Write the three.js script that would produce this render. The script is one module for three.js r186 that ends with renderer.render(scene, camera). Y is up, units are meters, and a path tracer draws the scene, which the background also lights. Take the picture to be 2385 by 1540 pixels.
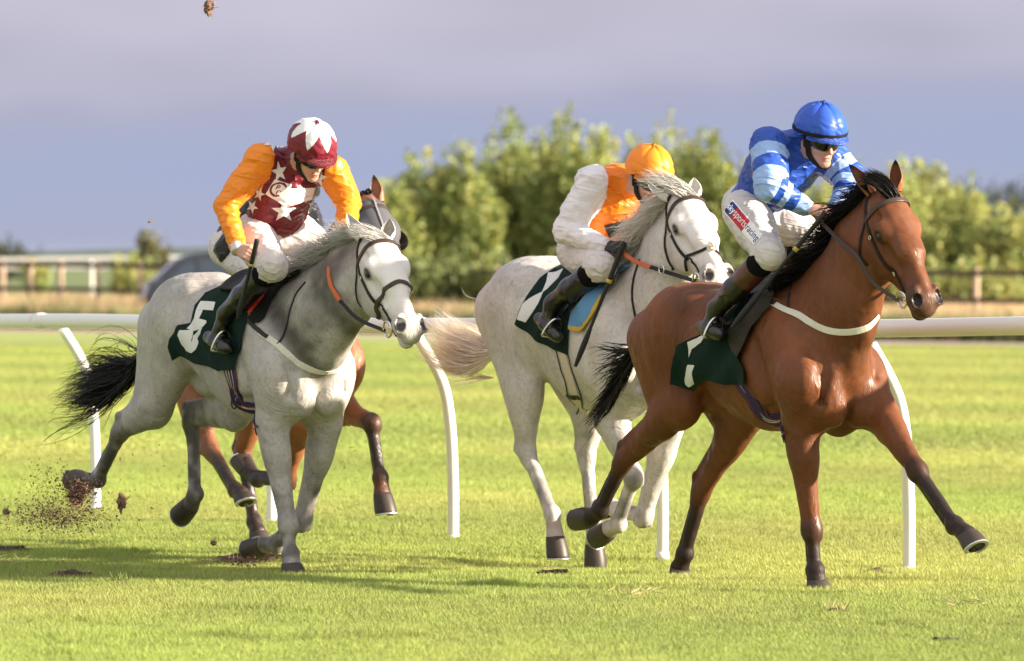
import * as THREE from 'three';
import { mergeGeometries } from 'three/addons/utils/BufferGeometryUtils.js';

// ---------------------------------------------------------------- camera, sky, sun, exposure
const IMG_W = 2385, IMG_H = 1540, FPX = 13250, EYE = 1.71, HORIZON = 600;
const PITCH = Math.atan((IMG_H / 2 - HORIZON) / FPX);
const scene = new THREE.Scene();
const camera = new THREE.PerspectiveCamera(2 * Math.atan(IMG_H / 2 / FPX) * 180 / Math.PI, IMG_W / IMG_H, 0.5, 6000);
camera.position.set(0, EYE, 0);
camera.rotation.set(-PITCH, 0, 0);
camera.focus = 29.7;
camera.userData.fStop = 3.6;
camera.updateMatrixWorld();
const renderer = new THREE.WebGLRenderer({ antialias: true });
renderer.toneMapping = THREE.LinearToneMapping;
renderer.toneMappingExposure = 2.95;
renderer.outputColorSpace = THREE.SRGBColorSpace;
renderer.shadowMap.enabled = true;

const QUICK = false;
const srgb = (r, g, b) => new THREE.Color().setRGB(r / 255, g / 255, b / 255, THREE.SRGBColorSpace);
const clamp = (x, a = 0, b = 1) => Math.min(b, Math.max(a, x));
const mix = (a, b, t) => a + (b - a) * t;
const smooth = (a, b, x) => { const t = clamp((x - a) / (b - a)); return t * t * (3 - 2 * t); };
function rng(seed) { let s = seed >>> 0; return () => { s = (s + 0x6d2b79f5) | 0; let t = Math.imul(s ^ (s >>> 15), 1 | s); t = (t + Math.imul(t ^ (t >>> 7), 61 | t)) ^ t; return ((t ^ (t >>> 14)) >>> 0) / 4294967296; }; }
function hash3(x, y, z) { let h = Math.imul(x | 0, 374761393) + Math.imul(y | 0, 668265263) + Math.imul(z | 0, 2147483647 - 1274126177); h = Math.imul(h ^ (h >>> 13), 1274126177); return ((h ^ (h >>> 16)) >>> 0) / 4294967296; }
function noise3(x, y, z) {
  const X = Math.floor(x), Y = Math.floor(y), Z = Math.floor(z), f = (t) => t * t * (3 - 2 * t), u = f(x - X), v = f(y - Y), w = f(z - Z);
  const l = (i, j) => mix(hash3(X, Y + i, Z + j), hash3(X + 1, Y + i, Z + j), u);
  return mix(mix(l(0, 0), l(1, 0), v), mix(l(0, 1), l(1, 1), v), w) * 2 - 1;
}
function fbm(x, y, z, o = 4) { let a = 0, k = 1, n = 0; for (let i = 0; i < o; i++) { a += noise3(x, y, z) * k; n += k; x *= 2.03; y *= 2.03; z *= 2.03; k *= 0.5; } return a / n; }

// storm cloud above the course, the evening sun low on the right
const SUN_AZ = 11 * Math.PI / 180, SUN_EL = 18 * Math.PI / 180;      // azimuth from +x towards the camera
const sunDir = new THREE.Vector3(Math.cos(SUN_EL) * Math.cos(SUN_AZ), Math.sin(SUN_EL), Math.cos(SUN_EL) * Math.sin(SUN_AZ));
{
  const W = 2048, H = 1024, data = new Float32Array(W * H * 4), c = new THREE.Color(), k = 0.312;
  const stops = [[-0.2, srgb(180, 184, 210)], [0.22, srgb(176, 182, 211)], [0.4, srgb(166, 174, 203)], [0.72, srgb(152, 163, 198)], [1.1, srgb(155, 166, 199)], [1.5, srgb(178, 181, 208)], [1.95, srgb(196, 194, 214)], [2.8, srgb(205, 202, 219)], [8, srgb(186, 190, 208)], [40, srgb(196, 201, 214)], [90, srgb(204, 209, 220)]];
  for (let j = 0; j < H; j++) {
    const el = (j + 0.5) / H * 180 - 90;                                   // DataTexture rows run from the bottom up
    for (let i = 0; i < W; i++) {
      const az = (i + 0.5) / W * 360;                                      // u = 0.25 looks along -z
      const x = ((az - 90 + 540) % 360) - 180;                            // degrees right of the view
      const n = fbm(x * 0.22 + 7, el * 0.9, 3.1, 4), n2 = fbm(x * 0.11 + 40, el * 0.5, 9.7, 3);
      const n3 = fbm(x * 0.5 + 21, el * 2.2 + 5, 6.3, 4); let e = el + n * 0.3 + n2 * 0.55 + n3 * 0.16 - 0.055 * clamp(x, -6, 6) * (el < 6 ? 1 : 0.3);
      let s = 0; while (s < stops.length - 2 && e > stops[s + 1][0]) s++;
      c.copy(stops[s][1]).lerp(stops[s + 1][1], smooth(stops[s][0], stops[s + 1][0], e));
      let b = k * (1 + 0.09 * n2 + 0.07 * n + 0.13 * n3);
      const wisp = smooth(0.34, 0.62, fbm(x * 0.45 + 3, el * 1.3 + 11, 1.7, 4)) * smooth(1.3, 2.3, el) * 0.16;
      b *= 1 + wisp;
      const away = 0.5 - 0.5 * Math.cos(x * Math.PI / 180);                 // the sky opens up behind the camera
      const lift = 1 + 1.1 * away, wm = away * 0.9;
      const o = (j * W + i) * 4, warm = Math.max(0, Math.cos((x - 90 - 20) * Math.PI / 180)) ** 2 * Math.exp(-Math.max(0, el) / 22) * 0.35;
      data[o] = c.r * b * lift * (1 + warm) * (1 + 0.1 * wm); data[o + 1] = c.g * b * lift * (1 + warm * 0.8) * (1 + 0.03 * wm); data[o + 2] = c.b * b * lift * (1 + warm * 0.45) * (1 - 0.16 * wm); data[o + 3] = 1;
    }
  }
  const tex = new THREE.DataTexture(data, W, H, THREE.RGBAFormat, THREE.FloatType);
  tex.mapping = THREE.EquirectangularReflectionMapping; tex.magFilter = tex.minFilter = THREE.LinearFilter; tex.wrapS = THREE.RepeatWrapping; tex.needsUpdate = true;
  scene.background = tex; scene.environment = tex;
}
const sun = new THREE.DirectionalLight(new THREE.Color().setRGB(1, 0.87, 0.68), 5);
sun.position.copy(sunDir).multiplyScalar(60).add(new THREE.Vector3(0, 0, -31)); sun.target.position.set(0, 0, -31);
sun.castShadow = true; sun.shadow.radius = 2.5; sun.shadow.mapSize.set(4096, 4096);
Object.assign(sun.shadow.camera, { left: -12, right: 12, top: 12, bottom: -12, near: 1, far: 150 });
scene.add(sun, sun.target);

// ---------------------------------------------------------------- helpers
const V = (x, y, z) => new THREE.Vector3(x, y, z);
const CP = Math.cos(PITCH), SP = Math.sin(PITCH);
function ray(px, py) { const a = (px - IMG_W / 2) / FPX, b = -(py - IMG_H / 2) / FPX; return V(a, b * CP - SP, -CP - b * SP); }   // per metre of depth, nearly
function at(px, py, depth) { const r = ray(px, py); return r.multiplyScalar(depth / -r.z).add(V(0, EYE, 0)); }
const used = {};
function numbered(n) { const k = used[n] = (used[n] ?? -1) + 1; return k ? n + '_' + String(k).padStart(3, '0') : n; }
function tag(o, label, category, group, kind) { if (label) o.userData.label = label; if (category) o.userData.category = category; if (group) o.userData.group = group; if (kind) o.userData.kind = kind; return o; }
function thing(name, label, category, group, pos) { const g = new THREE.Group(); g.name = numbered(name); if (pos) g.position.copy(pos); scene.add(g); return tag(g, label, category, group); }
function part(name, geo, mat, parent, label) { const m = new THREE.Mesh(geo, mat); m.name = name; m.castShadow = m.receiveShadow = true; parent.add(m); if (label) m.userData.label = label; return m; }
function solo(name, geo, mat, label, category, group, kind) { const m = new THREE.Mesh(geo, mat); m.name = numbered(name); m.castShadow = m.receiveShadow = true; scene.add(m); return tag(m, label, category, group, kind); }
const std = (color, roughness = 0.8, extra = {}) => new THREE.MeshPhysicalMaterial({ color, roughness, ...extra });
function geoFrom(pos, idx, col, uv) {
  const g = new THREE.BufferGeometry();
  g.setAttribute('position', new THREE.BufferAttribute(pos instanceof Float32Array ? pos : new Float32Array(pos), 3));
  if (col) g.setAttribute('color', new THREE.BufferAttribute(col instanceof Float32Array ? col : new Float32Array(col), 3));
  if (uv) g.setAttribute('uv', new THREE.BufferAttribute(new Float32Array(uv), 2));
  g.setIndex(new THREE.BufferAttribute(idx instanceof Uint32Array ? idx : new Uint32Array(idx), 1));
  g.computeVertexNormals();
  return g;
}
// gentle swell of the turf
function ground(x, z) {
  const d = -z;
  let y = 0.02 * fbm(x * 0.35, z * 0.22, 0.5, 2) * smooth(34, 30, d) ;
  y -= 0.055 * Math.exp(-((x - 0.45) ** 2 / 0.5 + (d - 32.0) ** 2 / 1.0));
  return y;
}

// ---------------------------------------------------------------- a signed distance field of smoothly joined, tapering limbs
class Field {
  constructor(disp) { this.p = []; this.disp = disp; }
  cone(a, b, ra, rb, k = 0.03, o = {}) {     // o.flat: width across o.lat as a share of the radius; o.tag: what it is
    const d = b.clone().sub(a); this.p.push({ t: 0, ax: a.x, ay: a.y, az: a.z, bx: d.x, by: d.y, bz: d.z, bb: Math.max(1e-9, d.lengthSq()), ra, rb, k, f: o.flat ?? 0, lx: (o.lat ?? Z1).x, ly: (o.lat ?? Z1).y, lz: (o.lat ?? Z1).z, tag: o.tag ?? 0, sub: !!o.sub });
    return this;
  }
  chain(pts, rads, k, o) { for (let i = 0; i + 1 < pts.length; i++) this.cone(pts[i], pts[i + 1], rads[i], rads[i + 1], k, o); return this; }
  ell(c, r, k = 0.03, o = {}) {              // o.x, o.y: the directions of its first two axes
    const x = (o.x ?? X1).clone().normalize(), y = (o.y ?? Y1).clone(); y.addScaledVector(x, -y.dot(x)).normalize(); const z = x.clone().cross(y);
    this.p.push({ t: 1, ax: c.x, ay: c.y, az: c.z, xx: x.x, xy: x.y, xz: x.z, yx: y.x, yy: y.y, yz: y.z, zx: z.x, zy: z.y, zz: z.z, r0: r[0], r1: r[1], r2: r[2], k, tag: o.tag ?? 0, sub: !!o.sub });
    return this;
  }
  eval(x, y, z, list = this.p, disp = true) {
    let d = 9;
    for (let i = 0; i < list.length; i++) {
      const q = list[i], e = prim(q, x, y, z), k = q.k;
      if (q.sub) { const h = Math.max(k - Math.abs(d + e), 0) / k; d = Math.max(d, -e) + h * h * k * 0.25; }
      else { const h = Math.max(k - Math.abs(d - e), 0) / k; d = Math.min(d, e) - h * h * k * 0.25; }
    }
    return disp && this.disp && d < 0.1 ? d + this.disp(x, y, z) : d;
  }
  at(v) { return this.eval(v.x, v.y, v.z); }
  grad(v, e = 0.004) { return V(this.eval(v.x + e, v.y, v.z) - this.eval(v.x - e, v.y, v.z), this.eval(v.x, v.y + e, v.z) - this.eval(v.x, v.y - e, v.z), this.eval(v.x, v.y, v.z + e) - this.eval(v.x, v.y, v.z - e)).normalize(); }
  snap(v, off = 0, n = 5) { const p = v.clone(); let g; for (let i = 0; i < n; i++) { g = this.grad(p); p.addScaledVector(g, -clamp(this.at(p) - off, -0.08, 0.08)); } return { p, n: this.grad(p) }; }
  mesh(cell, pad = 0.03) {
    const lo = [9, 9, 9], hi = [-9, -9, -9];
    for (const q of this.p) if (!q.sub) {
      const pts = q.t ? [[q.ax, q.ay, q.az]] : [[q.ax, q.ay, q.az], [q.ax + q.bx, q.ay + q.by, q.az + q.bz]], r = q.t ? Math.max(q.r0, q.r1, q.r2) : Math.max(q.ra, q.rb);
      for (const s of pts) for (let c = 0; c < 3; c++) { lo[c] = Math.min(lo[c], s[c] - r - pad); hi[c] = Math.max(hi[c], s[c] + r + pad); }
    }
    const B = 8, nb = [0, 1, 2].map((c) => Math.ceil((hi[c] - lo[c]) / cell / B) + 1), N = nb.map((b) => b * B + 1), val = new Float32Array(N[0] * N[1] * N[2]).fill(1);
    const I = (i, j, k) => (k * N[1] + j) * N[0] + i, R = B * cell * 0.5 * 1.7321, active = [];
    for (let bk = 0; bk < nb[2]; bk++) for (let bj = 0; bj < nb[1]; bj++) for (let bi = 0; bi < nb[0]; bi++) {
      const cx = lo[0] + (bi * B + B / 2) * cell, cy = lo[1] + (bj * B + B / 2) * cell, cz = lo[2] + (bk * B + B / 2) * cell;
      let dm = 9; const ds = [];
      for (const q of this.p) { const e = prim(q, cx, cy, cz); ds.push(e); if (!q.sub) dm = Math.min(dm, e); }
      if (dm > R * 2.2 + 0.06) continue;
      const list = this.p.filter((q, n) => q.sub ? ds[n] < R * 2 + q.k : ds[n] < dm + R * 3 + q.k + 0.02);
      const e = this.eval(cx, cy, cz, list, false);
      if (Math.abs(e) > R * 2.2 + 0.03) {
        if (e < 0) for (let k = 0; k <= B; k++) for (let j = 0; j <= B; j++) for (let i = 0; i <= B; i++) val[I(bi * B + i, bj * B + j, bk * B + k)] = -1;
        continue;
      }
      active.push([bi, bj, bk]);
      for (let k = 0; k <= B; k++) for (let j = 0; j <= B; j++) for (let i = 0; i <= B; i++) val[I(bi * B + i, bj * B + j, bk * B + k)] = this.eval(lo[0] + (bi * B + i) * cell, lo[1] + (bj * B + j) * cell, lo[2] + (bk * B + k) * cell, list);
    }
    const at = new Map(), pos = [], idx = [], cx8 = [0, 1, 0, 1, 0, 1, 0, 1], cy8 = [0, 0, 1, 1, 0, 0, 1, 1], cz8 = [0, 0, 0, 0, 1, 1, 1, 1], g = new Float32Array(8);
    const edges = [[0, 1], [2, 3], [4, 5], [6, 7], [0, 2], [1, 3], [4, 6], [5, 7], [0, 4], [1, 5], [2, 6], [3, 7]];
    for (const [bi, bj, bk] of active) for (let k = bk * B; k < bk * B + B; k++) for (let j = bj * B; j < bj * B + B; j++) for (let i = bi * B; i < bi * B + B; i++) {
      let m = 0;
      for (let c = 0; c < 8; c++) { g[c] = val[I(i + cx8[c], j + cy8[c], k + cz8[c])]; if (g[c] < 0) m++; }
      if (m === 0 || m === 8) continue;
      let x = 0, y = 0, z = 0, n = 0;
      for (const [a, b] of edges) if ((g[a] < 0) !== (g[b] < 0)) { const t = g[a] / (g[a] - g[b]); x += mix(cx8[a], cx8[b], t); y += mix(cy8[a], cy8[b], t); z += mix(cz8[a], cz8[b], t); n++; }
      at.set(I(i, j, k), pos.length / 3);
      pos.push(lo[0] + (i + x / n) * cell, lo[1] + (j + y / n) * cell, lo[2] + (k + z / n) * cell);
    }
    const sx = 1, sy = N[0], sz = N[0] * N[1];
    for (const c of at.keys()) {
      const v0 = val[c];
      for (const [e, u, w] of [[sx, sy, sz], [sy, sz, sx], [sz, sx, sy]]) {
        const v1 = val[c + e];
        if ((v0 < 0) === (v1 < 0)) continue;
        const A = at.get(c), b = at.get(c - u), d = at.get(c - w), f = at.get(c - u - w);
        if (b === undefined || d === undefined || f === undefined) continue;
        if (v0 < 0) idx.push(A, b, f, A, f, d); else idx.push(A, f, b, A, d, f);
      }
    }
    return { pos: new Float32Array(pos), idx: new Uint32Array(idx) };
  }
  // blends a colour for each vertex from the tags of the nearest limbs
  paint(pos, colorOf, soft = 0.018) {
    const col = new Float32Array(pos.length), c = [0, 0, 0];
    for (let i = 0; i < pos.length; i += 3) {
      let r = 0, g = 0, b = 0, w = 0, dm = 9; const ds = [];
      for (const q of this.p) { const e = q.sub ? 9 : prim(q, pos[i], pos[i + 1], pos[i + 2]); ds.push(e); if (e < dm) dm = e; }
      for (let n = 0; n < ds.length; n++) if (ds[n] < dm + soft * 5) { const a = Math.exp(-(ds[n] - dm) / soft); colorOf(this.p[n].tag, pos[i], pos[i + 1], pos[i + 2], c); r += c[0] * a; g += c[1] * a; b += c[2] * a; w += a; }
      col[i] = r / w; col[i + 1] = g / w; col[i + 2] = b / w;
    }
    return col;
  }
}
const X1 = V(1, 0, 0), Y1 = V(0, 1, 0), Z1 = V(0, 0, 1);
function prim(q, x, y, z) {
  x -= q.ax; y -= q.ay; z -= q.az;
  if (q.t === 0) {
    const t = clamp((x * q.bx + y * q.by + z * q.bz) / q.bb), r = q.ra + (q.rb - q.ra) * t;
    x -= q.bx * t; y -= q.by * t; z -= q.bz * t;
    const m = x * x + y * y + z * z;
    if (!q.f) return Math.sqrt(m) - r;
    const l = x * q.lx + y * q.ly + z * q.lz, l2 = l * l, m2 = Math.max(0, m - l2), rf = r * q.f, k0 = Math.sqrt(m2 / (r * r) + l2 / (rf * rf)), k1 = Math.sqrt(m2 / (r * r * r * r) + l2 / (rf * rf * rf * rf));
    return k1 < 1e-6 ? -Math.min(r, rf) : k0 * (k0 - 1) / k1;
  }
  const a = x * q.xx + y * q.xy + z * q.xz, b = x * q.yx + y * q.yy + z * q.yz, c = x * q.zx + y * q.zy + z * q.zz;
  const a0 = a / q.r0, b0 = b / q.r1, c0 = c / q.r2, k0 = Math.sqrt(a0 * a0 + b0 * b0 + c0 * c0), a1 = a0 / q.r0, b1 = b0 / q.r1, c1 = c0 / q.r2, k1 = Math.sqrt(a1 * a1 + b1 * b1 + c1 * c1);
  return k1 < 1e-6 ? -Math.min(q.r0, q.r1, q.r2) : k0 * (k0 - 1) / k1;
}
// cuts a mesh along f = 0 into the side where f < 0 and the side where f > 0
function split(mesh, f) {
  const n = mesh.pos.length / 3, val = new Float32Array(n), out = [{ pos: [], idx: [], map: new Map() }, { pos: [], idx: [], map: new Map() }];
  for (let i = 0; i < n; i++) { val[i] = f(mesh.pos[3 * i], mesh.pos[3 * i + 1], mesh.pos[3 * i + 2], i); if (Math.abs(val[i]) < 1e-7) val[i] = 1e-7; }
  const vert = (s, key, get) => { const o = out[s]; let v = o.map.get(key); if (v === undefined) { v = o.pos.length / 3; o.map.set(key, v); o.pos.push(...get()); } return v; };
  const own = (s, a) => vert(s, a, () => [mesh.pos[3 * a], mesh.pos[3 * a + 1], mesh.pos[3 * a + 2]]);
  const cut = (s, a, b) => { if (a > b) [a, b] = [b, a]; const t = val[a] / (val[a] - val[b]); return vert(s, a + n * (b + 1), () => [0, 1, 2].map((c) => mix(mesh.pos[3 * a + c], mesh.pos[3 * b + c], t))); };
  for (let t = 0; t < mesh.idx.length; t += 3) {
    const tri = [mesh.idx[t], mesh.idx[t + 1], mesh.idx[t + 2]];
    for (let s = 0; s < 2; s++) {
      const inside = (a) => (val[a] < 0) === (s === 0), poly = [];
      for (let e = 0; e < 3; e++) { const a = tri[e], b = tri[(e + 1) % 3]; if (inside(a)) poly.push(own(s, a)); if (inside(a) !== inside(b)) poly.push(cut(s, a, b)); }
      for (let e = 1; e + 1 < poly.length; e++) out[s].idx.push(poly[0], poly[e], poly[e + 1]);
    }
  }
  return out.map((o) => ({ pos: new Float32Array(o.pos), idx: new Uint32Array(o.idx) }));
}
const meshGeo = (m, col) => geoFrom(m.pos, m.idx, col);

// a flat strap along points, lying on the surface of a field when one is given
function strap(points, width, thick, field, off = 0.003, n = 24, up) {
  const curve = new THREE.CatmullRomCurve3(points, false, 'centripetal'), P = [], Nn = [];
  for (let i = 0; i <= n; i++) {
    const p = curve.getPoint(i / n);
    if (field) { const s = field.snap(p, off + thick / 2); P.push(s.p); Nn.push(s.n); } else { P.push(p); Nn.push(null); }
  }
  const pos = [], idx = [];
  for (let i = 0; i <= n; i++) {
    const t = P[Math.min(n, i + 1)].clone().sub(P[Math.max(0, i - 1)]).normalize();
    let nn = Nn[i] ?? (up ? (typeof up === 'function' ? up(i / n) : up.clone()) : Y1.clone()); nn = nn.clone().addScaledVector(t, -nn.dot(t)).normalize();
    const b = t.clone().cross(nn), w = typeof width === 'function' ? width(i / n) : width;
    for (const [x, y] of [[-0.5, -0.5], [-0.5, 0.3], [-0.38, 0.5], [0.38, 0.5], [0.5, 0.3], [0.5, -0.5]]) { const q = P[i].clone().addScaledVector(b, x * w).addScaledVector(nn, y * thick); if (field && w > 0.014) { const e = field.at(q); q.addScaledVector(nn, clamp(off + (y + 0.5) * thick - e, -0.03, 0.03)); } pos.push(q.x, q.y, q.z); }
    if (i < n) for (let c = 0; c < 6; c++) { const a = i * 6 + c, d = i * 6 + (c + 1) % 6; idx.push(a, d, a + 6, d, d + 6, a + 6); }
  }
  for (const [o, f] of [[0, 1], [n * 6, 0]]) for (let c = 1; c < 5; c++) f ? idx.push(o, o + c + 1, o + c) : idx.push(o, o + c, o + c + 1);
  const g = geoFrom(pos, idx); return g.toNonIndexed ? flatEdges(g) : g;
}
function flatEdges(g) { const q = g.toNonIndexed(); q.computeVertexNormals(); return q; }
function tube(points, r0, r1 = r0, n = 20, rad = 8) {
  const curve = points.length > 2 ? new THREE.CatmullRomCurve3(points, false, 'centripetal') : new THREE.LineCurve3(points[0], points[1]);
  const fr = curve.computeFrenetFrames(n, false), pos = [], idx = [];
  for (let i = 0; i <= n; i++) { const p = curve.getPointAt(i / n), r = typeof r0 === 'function' ? r0(i / n) : mix(r0, r1, i / n);
    for (let c = 0; c < rad; c++) { const a = c / rad * 2 * Math.PI, q = p.clone().addScaledVector(fr.normals[i], Math.cos(a) * r).addScaledVector(fr.binormals[i], Math.sin(a) * r); pos.push(q.x, q.y, q.z); }
    if (i < n) for (let c = 0; c < rad; c++) { const a = i * rad + c, b = i * rad + (c + 1) % rad; idx.push(a, b, a + rad, b, b + rad, a + rad); } }
  for (const [o, f] of [[0, 1], [n * rad, 0]]) { const m = pos.length / 3, s = [0, 0, 0]; for (let c = 0; c < rad; c++) for (let e = 0; e < 3; e++) s[e] += pos[(o + c) * 3 + e] / rad; pos.push(...s); for (let c = 0; c < rad; c++) f ? idx.push(m, o + (c + 1) % rad, o + c) : idx.push(m, o + c, o + (c + 1) % rad); }
  return geoFrom(pos, idx);
}
// a sheet with thickness over a grid of points with normals
function sheet(P, N, nu, nv, thick) {
  const pos = [], uv = [], idx = [], M = (nu + 1) * (nv + 1);
  for (const s of [1, 0]) for (let j = 0; j <= nv; j++) for (let i = 0; i <= nu; i++) { const k = j * (nu + 1) + i, q = P[k].clone().addScaledVector(N[k], s * thick); pos.push(q.x, q.y, q.z); uv.push(i / nu, 1 - j / nv); }
  for (let j = 0; j < nv; j++) for (let i = 0; i < nu; i++) { const a = j * (nu + 1) + i, b = a + 1, c = a + nu + 1, d = c + 1; idx.push(a, c, b, b, c, d, a + M, b + M, c + M, b + M, d + M, c + M); }
  const rim = []; for (let i = 0; i < nu; i++) rim.push([i, i + 1]); for (let j = 0; j < nv; j++) rim.push([j * (nu + 1) + nu, (j + 1) * (nu + 1) + nu]); for (let i = nu; i > 0; i--) rim.push([nv * (nu + 1) + i, nv * (nu + 1) + i - 1]); for (let j = nv; j > 0; j--) rim.push([j * (nu + 1), (j - 1) * (nu + 1)]);
  for (const [a, b] of rim) idx.push(a, b, a + M, b, b + M, a + M);
  return geoFrom(pos, idx, null, uv);
}
function curvePts(pts, n) { const c = new THREE.CatmullRomCurve3(pts.map(([x, y]) => V(x, y, 0)), false, 'centripetal'); return Array.from({ length: n + 1 }, (_, i) => pts.length > 2 ? c.getPoint(i / n) : V(mix(pts[0][0], pts[1][0], i / n), mix(pts[0][1], pts[1][1], i / n), 0)); }
// ---------------------------------------------------------------- horses: a frame for each (x forward, y up, z to its right), joints placed in that frame
function horseFrame(deg, chest, depth) {
  const th = deg * Math.PI / 180, fwd = V(Math.cos(th), 0, Math.sin(th)), right = V(-Math.sin(th), 0, Math.cos(th));
  const O = at(chest[0], chest[1], depth).addScaledVector(fwd, -0.38); O.y = 0;
  const F = { th, fwd, right, O, dir: (v) => V(v.dot(fwd), v.y, v.dot(right)), local: (w) => F.dir(w.clone().sub(O)), world: (l) => O.clone().addScaledVector(fwd, l.x).addScaledVector(right, l.z).add(V(0, l.y, 0)) };
  const eye = F.local(V(0, EYE, 0));
  F.L = (px, py, z) => { const d = F.dir(ray(px, py)); return d.multiplyScalar((z - eye.z) / d.z).add(eye); };
  F.hit = (field, px, py, reach = 3.2) => {                     // the surface point seen there
    const d = F.dir(ray(px, py)).normalize(), n = -eye.dot(d), p = V(0, 0, 0); let t = n - reach, best = 9, bt = t;
    for (let i = 0; i < 260 && t < n + reach; i++) { p.copy(eye).addScaledVector(d, t); const e = field.at(p); if (e < best) { best = e; bt = t; } if (e < 0.0012) break; t += Math.max(0.0012, e * 0.7); }
    p.copy(eye).addScaledVector(d, bt);
    return best < 0.004 ? { p, n: field.grad(p) } : field.snap(p, 0, 8);
  };
  F.group = (name, label, category, group) => { const g = thing(name, label, category, group, O); g.rotation.y = -th; return g; };
  return F;
}
const lerp = (a, b, t) => a.clone().lerp(b, t);
const backOf = (a, b) => { const d = b.clone().sub(a).normalize(); return V(d.y, -d.x, 0).normalize(); };
const BODY = 0, DARK = 1, MUZZLE = 2, FACE = 3, UNDER = 4, MID = 5, NOSTRIL = 6;

function foreLeg(f, S, E, K, F, C, So) {
  const bk = backOf(E, K), bc = backOf(K, F), du = K.clone().sub(E).normalize();
  f.cone(S, E, 0.13, 0.1, 0.09, { flat: 0.72, tag: BODY });
  f.cone(E, K, 0.086, 0.049, 0.05, { flat: 0.86, tag: MID });
  f.ell(lerp(E, K, 0.26).addScaledVector(bk, -0.022), [0.15, 0.07, 0.062], 0.04, { x: du, tag: BODY });
  f.ell(lerp(E, K, 0.22).addScaledVector(bk, 0.03), [0.13, 0.055, 0.05], 0.04, { x: du, tag: BODY });
  f.ell(K, [0.07, 0.056, 0.053], 0.03, { x: lerp(du, F.clone().sub(K).normalize(), 0.5), tag: DARK });
  f.cone(K.clone().addScaledVector(bc, 0.032), lerp(K, F, 0.2).addScaledVector(bc, 0.026), 0.026, 0.02, 0.02, { tag: DARK });
  f.cone(K, F, 0.036, 0.03, 0.025, { tag: DARK }); for (const z of [-1, 1]) f.ell(K.clone().add(V(0.012, -0.03, z * 0.036)), [0.02, 0.026, 0.016], 0.012, { tag: DARK });
  f.cone(lerp(K, F, 0.08).addScaledVector(bc, 0.036), F.clone().addScaledVector(bc, 0.036), 0.0175, 0.022, 0.007, { tag: DARK });
  f.ell(F, [0.05, 0.047, 0.046], 0.02, { tag: DARK });
  f.ell(F.clone().addScaledVector(backOf(F, C), 0.026), [0.03, 0.026, 0.03], 0.02, { tag: DARK });
  f.cone(F, C, 0.039, 0.049, 0.02, { tag: 7 });
  f.cone(C, lerp(C, So, 0.5), 0.048, 0.045, 0.01, { tag: DARK });
}
function hindLeg(f, Hp, Bt, St, Hk, F, C, So) {
  const bg = backOf(St, Hk), bc = backOf(Hk, F), dg = Hk.clone().sub(St).normalize(), dc = F.clone().sub(Hk).normalize();
  const sgn = Math.sign(Hp.z), poh = Hk.clone().addScaledVector(bc, 0.05).addScaledVector(dc, -0.055).addScaledVector(bg, 0.015);
  f.cone(Hp, St, 0.25, 0.125, 0.1, { flat: 0.62, tag: BODY });
  f.cone(Bt, lerp(St, Hk, 0.3).addScaledVector(bg, 0.05), 0.15, 0.07, 0.09, { flat: 0.72, tag: BODY });
  f.ell(St.clone().addScaledVector(bg, -0.01), [0.09, 0.08, 0.07], 0.05, { x: dg, tag: BODY });
  f.cone(lerp(St, Hk, -0.05), Hk, 0.098, 0.05, 0.06, { flat: 0.78, tag: MID });
  f.ell(lerp(St, Hk, 0.3).add(V(0, 0, sgn * 0.02)), [0.17, 0.085, 0.062], 0.05, { x: dg, tag: BODY });
  f.cone(lerp(St, Hk, 0.42).addScaledVector(bg, 0.06), poh, 0.034, 0.024, 0.03, { tag: MID });
  f.cone(poh, lerp(Hk, F, 0.2).addScaledVector(bc, 0.034), 0.027, 0.024, 0.022, { tag: DARK });
  f.ell(Hk, [0.08, 0.05, 0.046], 0.03, { x: lerp(dg, dc, 0.5), tag: MID });
  f.cone(Hk, F, 0.042, 0.032, 0.025, { tag: DARK });
  f.cone(lerp(Hk, F, 0.15).addScaledVector(bc, 0.038), F.clone().addScaledVector(bc, 0.036), 0.018, 0.022, 0.007, { tag: DARK });
  f.ell(F, [0.05, 0.047, 0.046], 0.02, { tag: DARK });
  f.ell(F.clone().addScaledVector(backOf(F, C), 0.026), [0.03, 0.026, 0.03], 0.02, { tag: DARK });
  f.cone(F, C, 0.039, 0.049, 0.02, { tag: 7 });
  f.cone(C, lerp(C, So, 0.5), 0.048, 0.045, 0.01, { tag: DARK });
}
function headFrame(H, h) {        // h: px of the poll, yaw, pitch, roll (degrees, in the world), scale
  const r = Math.PI / 180, y = h.yaw * r, p = h.pitch * r, q = h.roll * r, f = V(Math.cos(y), 0, Math.sin(y)), rt = V(-Math.sin(y), 0, Math.cos(y));
  const A = f.clone().multiplyScalar(Math.cos(p)).addScaledVector(Y1, -Math.sin(p)), N0 = f.clone().multiplyScalar(Math.sin(p)).addScaledVector(Y1, Math.cos(p));
  const N = N0.clone().multiplyScalar(Math.cos(q)).addScaledVector(rt, Math.sin(q)), R = N0.clone().multiplyScalar(-Math.sin(q)).addScaledVector(rt, Math.cos(q));
  const a = H.dir(A), n = H.dir(N), l = H.dir(R), P = H.L(h.px[0], h.px[1], h.z ?? 0), s = h.s ?? 1.08;
  return { A: a, N: n, R: l, P, s, to: (x, y2, z) => P.clone().addScaledVector(a, x * s).addScaledVector(n, y2 * s).addScaledVector(l, z * s) };
}
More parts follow.
